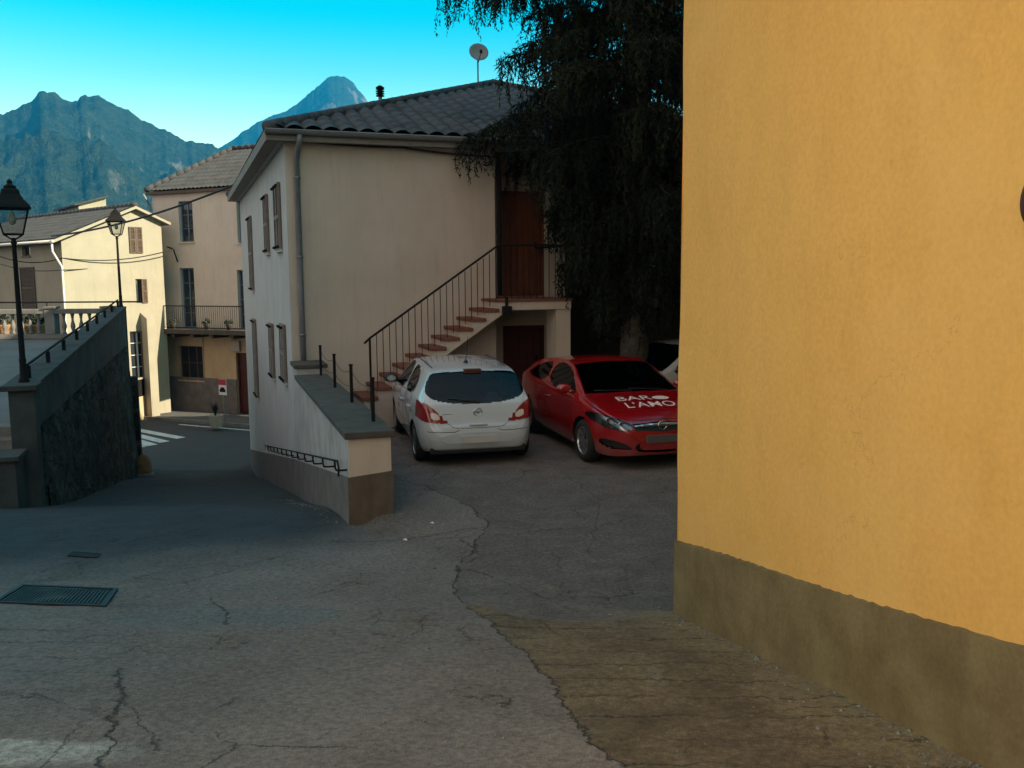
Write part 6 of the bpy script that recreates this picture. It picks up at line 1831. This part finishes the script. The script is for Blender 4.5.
lt.mesh([(oc[0],oc[1],car.top_z(*oc)+.006)]+[(a,b,car.top_z(a,b)+.005) for a,b in ov], [(0,1+i,1+(i+1)%n) for i in range(n)])
lt.build('bonnet_lettering', M['hoodwhite'], rc)
RCH = math.pi+R(16.0)
rfwd = Vector((-math.sin(RCH), math.cos(RCH), 0))
RNOSE = Vector((2.06, 12.05, 0))
rcl = RNOSE - rfwd*2.14
rc.location = (rcl.x, rcl.y, gz1(rcl.x, rcl.y)); rc.rotation_euler = (0, 0, RCH); rc.scale = (1.0, 1.0, .965)

# --- the third car behind it
VC = dict(
    top=[(-2.1,.6),(-2.08,.85),(-2.04,1.1),(-1.96,1.34),(-1.8,1.44),(-1.2,1.49),(-.2,1.50),(.2,1.475),(.45,1.39),(.95,1.10),(1.2,.99),(1.5,.93),(1.8,.84),(2.0,.68),(2.08,.52)],
    bot=[(-2.1,.40),(-2.05,.28),(-1.8,.22),(1.8,.20),(2.0,.24),(2.08,.32)],
    plan=[(-2.1,.66),(-2.06,.76),(-1.95,.82),(-1.5,.86),(1.2,.86),(1.6,.82),(1.85,.72),(2.0,.58),(2.08,.42)],
    belt=[(-2.1,.95),(0,.93),(1.2,.89),(2.08,.80)], tumble=.36, midz=.65, stations=220)
car = Car(VC)
vn_ = empty('parked_car', (0,0,0), 0, 'white car parked behind the red car, mostly hidden by the ochre building', 'car')
c, fn = car.c, car.fn; ax = np.abs(c[:,0]); side = np.abs(fn[:,0]) > .4
car.mark('side_window', side & pts_in_poly(c[:,1], c[:,2], smooth_poly([(.90,.97),(.40,1.33),(.20,1.40),(-.35,1.42),(-.35,.965)], 2)))
car.mark('rear_side_window', side & pts_in_poly(c[:,1], c[:,2], smooth_poly([(-.45,.965),(-.45,1.42),(-1.5,1.39),(-1.65,.98)], 2)))
car.mark('windscreen', (fn[:,1] > .25) & (c[:,1] > .3) & (c[:,1] < 1.2) & (c[:,2] > 1.01) & (c[:,2] < 1.43) & (ax < .74-(c[:,2]-1.0)*.28))
hm = (c[:,1] > 1.4) & pts_in_poly(ax, c[:,2], smooth_poly([(.86,.88),(.55,.84),(.50,.68),(.86,.66)], 2))
car.mark('headlight', hm & (c[:,0] < 0)); car.mark('headlight_', hm & (c[:,0] > 0))
car.mark('grille', (c[:,1] > 1.8) & (ax < .42) & (c[:,2] > .55) & (c[:,2] < .70))
AX = [(-1.3,.31),(1.25,.31)]
for ya, za in AX: car.mark('_cut', ((c[:,1]-ya)**2+(c[:,2]-za)**2 < .36**2) & (ax > .5))
for nm, o in car.build(vn_, dict(body=M['vanwhite'], side_window=M['carglass'], rear_side_window=M['carglass'], windscreen=M['carglass'], headlight=M['reflector'], headlight_=M['reflector'], grille=M['blackplastic']), dict(side_window=.006, windscreen=.005, rear_side_window=.006, grille=.02), None):
    if nm.endswith('_'): o.name = nm[:-1]
arch_parts(car, vn_, AX, .36, None)
for ya, za in AX:
    for sg in (-1, 1): wheel(vn_, sg*.745, ya, .31, .19, sg, 'cover', M['alloy'])
mirror_part(vn_, car, .80, 1.0, M['blackplastic'], -1); mirror_part(vn_, car, .80, 1.0, M['blackplastic'], 1)
seats(vn_, (.05, -.9))
VH = R(118)
vp = at(668, 378, 16.0)
vfw = Vector((-math.sin(VH), math.cos(VH), 0)); vrt = Vector((vfw.y, -vfw.x, 0))
# the foot of its near windscreen pillar stands at vp
lp = Vector((vp.x, vp.y, 0)) - vfw*.98 + vrt*.78
vn_.location = (lp.x, lp.y, gz1(lp.x, lp.y)-.02); vn_.rotation_euler = (0, 0, VH)

# ------------------------------------------------------------------ the conifer
def conifer(loc, height):
    root = empty('conifer', loc, 0, 'tall dark drooping conifer hanging over the porch and the red car', 'tree')
    r = np.random.default_rng(23)
    t = MB(); t.smooth = True
    def tr(z): return .27*(1-z/height)**.8+.02
    def tc_(z): return Vector((.10*math.sin(z*.45), .08*math.sin(z*.33+1), z))
    zs = list(np.linspace(-.2, height, 40))
    t.tube([tc_(max(0,z)) if z > 0 else Vector((0,0,-.2)) for z in zs], [tr(max(0,z))*(1.35 if z < .2 else 1) for z in zs], 12)
    trunk = t.build('trunk', M['bark'], root)
    rz_ = [(1.9,.7),(2.6,1.25),(3.6,1.7),(4.5,2.15),(5.0,2.55),(5.7,2.95),(6.2,2.95),(7.0,2.75),(7.7,2.8),(8.3,3.3),(9.2,3.6),(10.5,2.9),(12.0,1.9),(13.4,.8),(14.2,.3)]
    br = MB(); br.smooth = True
    tips = []
    z = 2.1; a = 0.3
    while z < height-.5:
        rad = float(np.interp(z, [q[0] for q in rz_], [q[1] for q in rz_]))
        L = rad*r.uniform(.74, 1.06); a += 2.399963+r.uniform(-.3, .3)
        d = Vector((math.cos(a), math.sin(a), 0)); o = tc_(z)
        if 6.4 < z < 7.7 and d.x < -.45: L *= .90
        pts = []; n = 9
        up_ = r.uniform(.10, .32); dr = r.uniform(.10, .17)
        for i in range(n):
            s = L*i/(n-1); sw = .12*math.sin(i*.9+a)
            pts.append(o+d*s+Vector((-d.y, d.x, 0))*sw*s/L+Vector((0,0,up_*s-dr*s*s/max(1, L*.42))))
        br.tube(pts, [max(.006, .040*(L/3.5)*(1-i/(n-.5))) for i in range(n)], 5, False)
        # side twigs
        ns = int(L/.075)
        for k in range(ns):
            s = (.16+.84*(k+r.random())/ns)
            if z > 7.5 and s*L < 1.0 and r.random() < .92: continue
            i = min(n-2, int(s*(n-1))); f = s*(n-1)-i; b = pts[i]*(1-f)+pts[i+1]*f
            sg = 1 if k % 2 else -1
            td = (d*r.uniform(.35, .9)+Vector((-d.y, d.x, 0))*sg*r.uniform(.5, 1.0)).normalized()
            tl = r.uniform(.35, .85)*(1.15-.65*s)*min(1.0, L/2.2)
            m = 4
            tp = [b+td*tl*j/m+Vector((0,0,-.42*tl*(j/m)**2)) for j in range(m+1)]
            tips.append((tp, L, s))
        z += r.uniform(.045, .085)
    br.build('limb', M['bark'], root)
    # foliage: sprays along each twig and curtains hanging from it
    P = []; D = []; LN = []; WD = []
    for tp, L, s in tips:
        for j in range(len(tp)-1):
            seg = tp[j+1]-tp[j]
            for q in range(8):
                p = tp[j]+seg*r.random()
                dv = (seg.normalized()*.7+Vector(r.normal(0, .55, 3))+Vector((0,0,-.35))).normalized()
                P.append(p); D.append(dv); LN.append(r.uniform(.07, .16)); WD.append(r.uniform(.006, .013))
        for h in range(r.integers(2, 5)):
            b = tp[r.integers(1, len(tp))]; hl = r.uniform(.20, .85)
            nn = int(hl/.024)
            for q in range(nn):
                u = q/nn
                p = b+Vector((.03*math.sin(u*5+h), .03*math.cos(u*4+h), -hl*u))
                dv = (Vector((0,0,-1.0))+Vector(r.normal(0, .55, 3))).normalized()
                P.append(p); D.append(dv); LN.append(r.uniform(.08, .16)*(1.15-.6*u)); WD.append(r.uniform(.007, .016))
    P = np.array([tuple(p) for p in P]); D = np.array([tuple(p) for p in D]); LN = np.array(LN)[:, None]; WD = np.array(WD)[:, None]
    rv = r.normal(0, 1, P.shape); S = np.cross(D, rv); S /= np.linalg.norm(S, axis=1)[:, None]
    V = np.stack([P-S*WD*.3, P+D*LN*.45-S*WD, P+D*LN, P+D*LN*.45+S*WD], 1).reshape(-1, 3)
    Fq = np.arange(len(V)).reshape(-1, 4)
    np_mesh('crown', V, Fq, M['needles'], root, False)
    print('conifer sprays', len(P))
    return root
tq = at(632, 360, 16.9)
conifer((tq.x, tq.y, gz1(tq.x, tq.y)), 14.5)

# ------------------------------------------------------------------ the air
hm_, th_, bh_ = new_mat('valley_haze')
th_.n.remove(bh_)
pv = th_.new('ShaderNodeVolumePrincipled'); pv.inputs['Density'].default_value = 0.00023; pv.inputs['Color'].default_value = (.002,.40,.82,1); pv.inputs['Anisotropy'].default_value = .2
th_.l.new(pv.outputs[0], th_.n['Material Output'].inputs['Volume'])
hb = MB(); hb.box((-3450,-350,-30),(3450,3450,760)); ho = hb.build('haze', hm_); tag(ho, kind='stuff')
ho.display_type = 'WIRE'
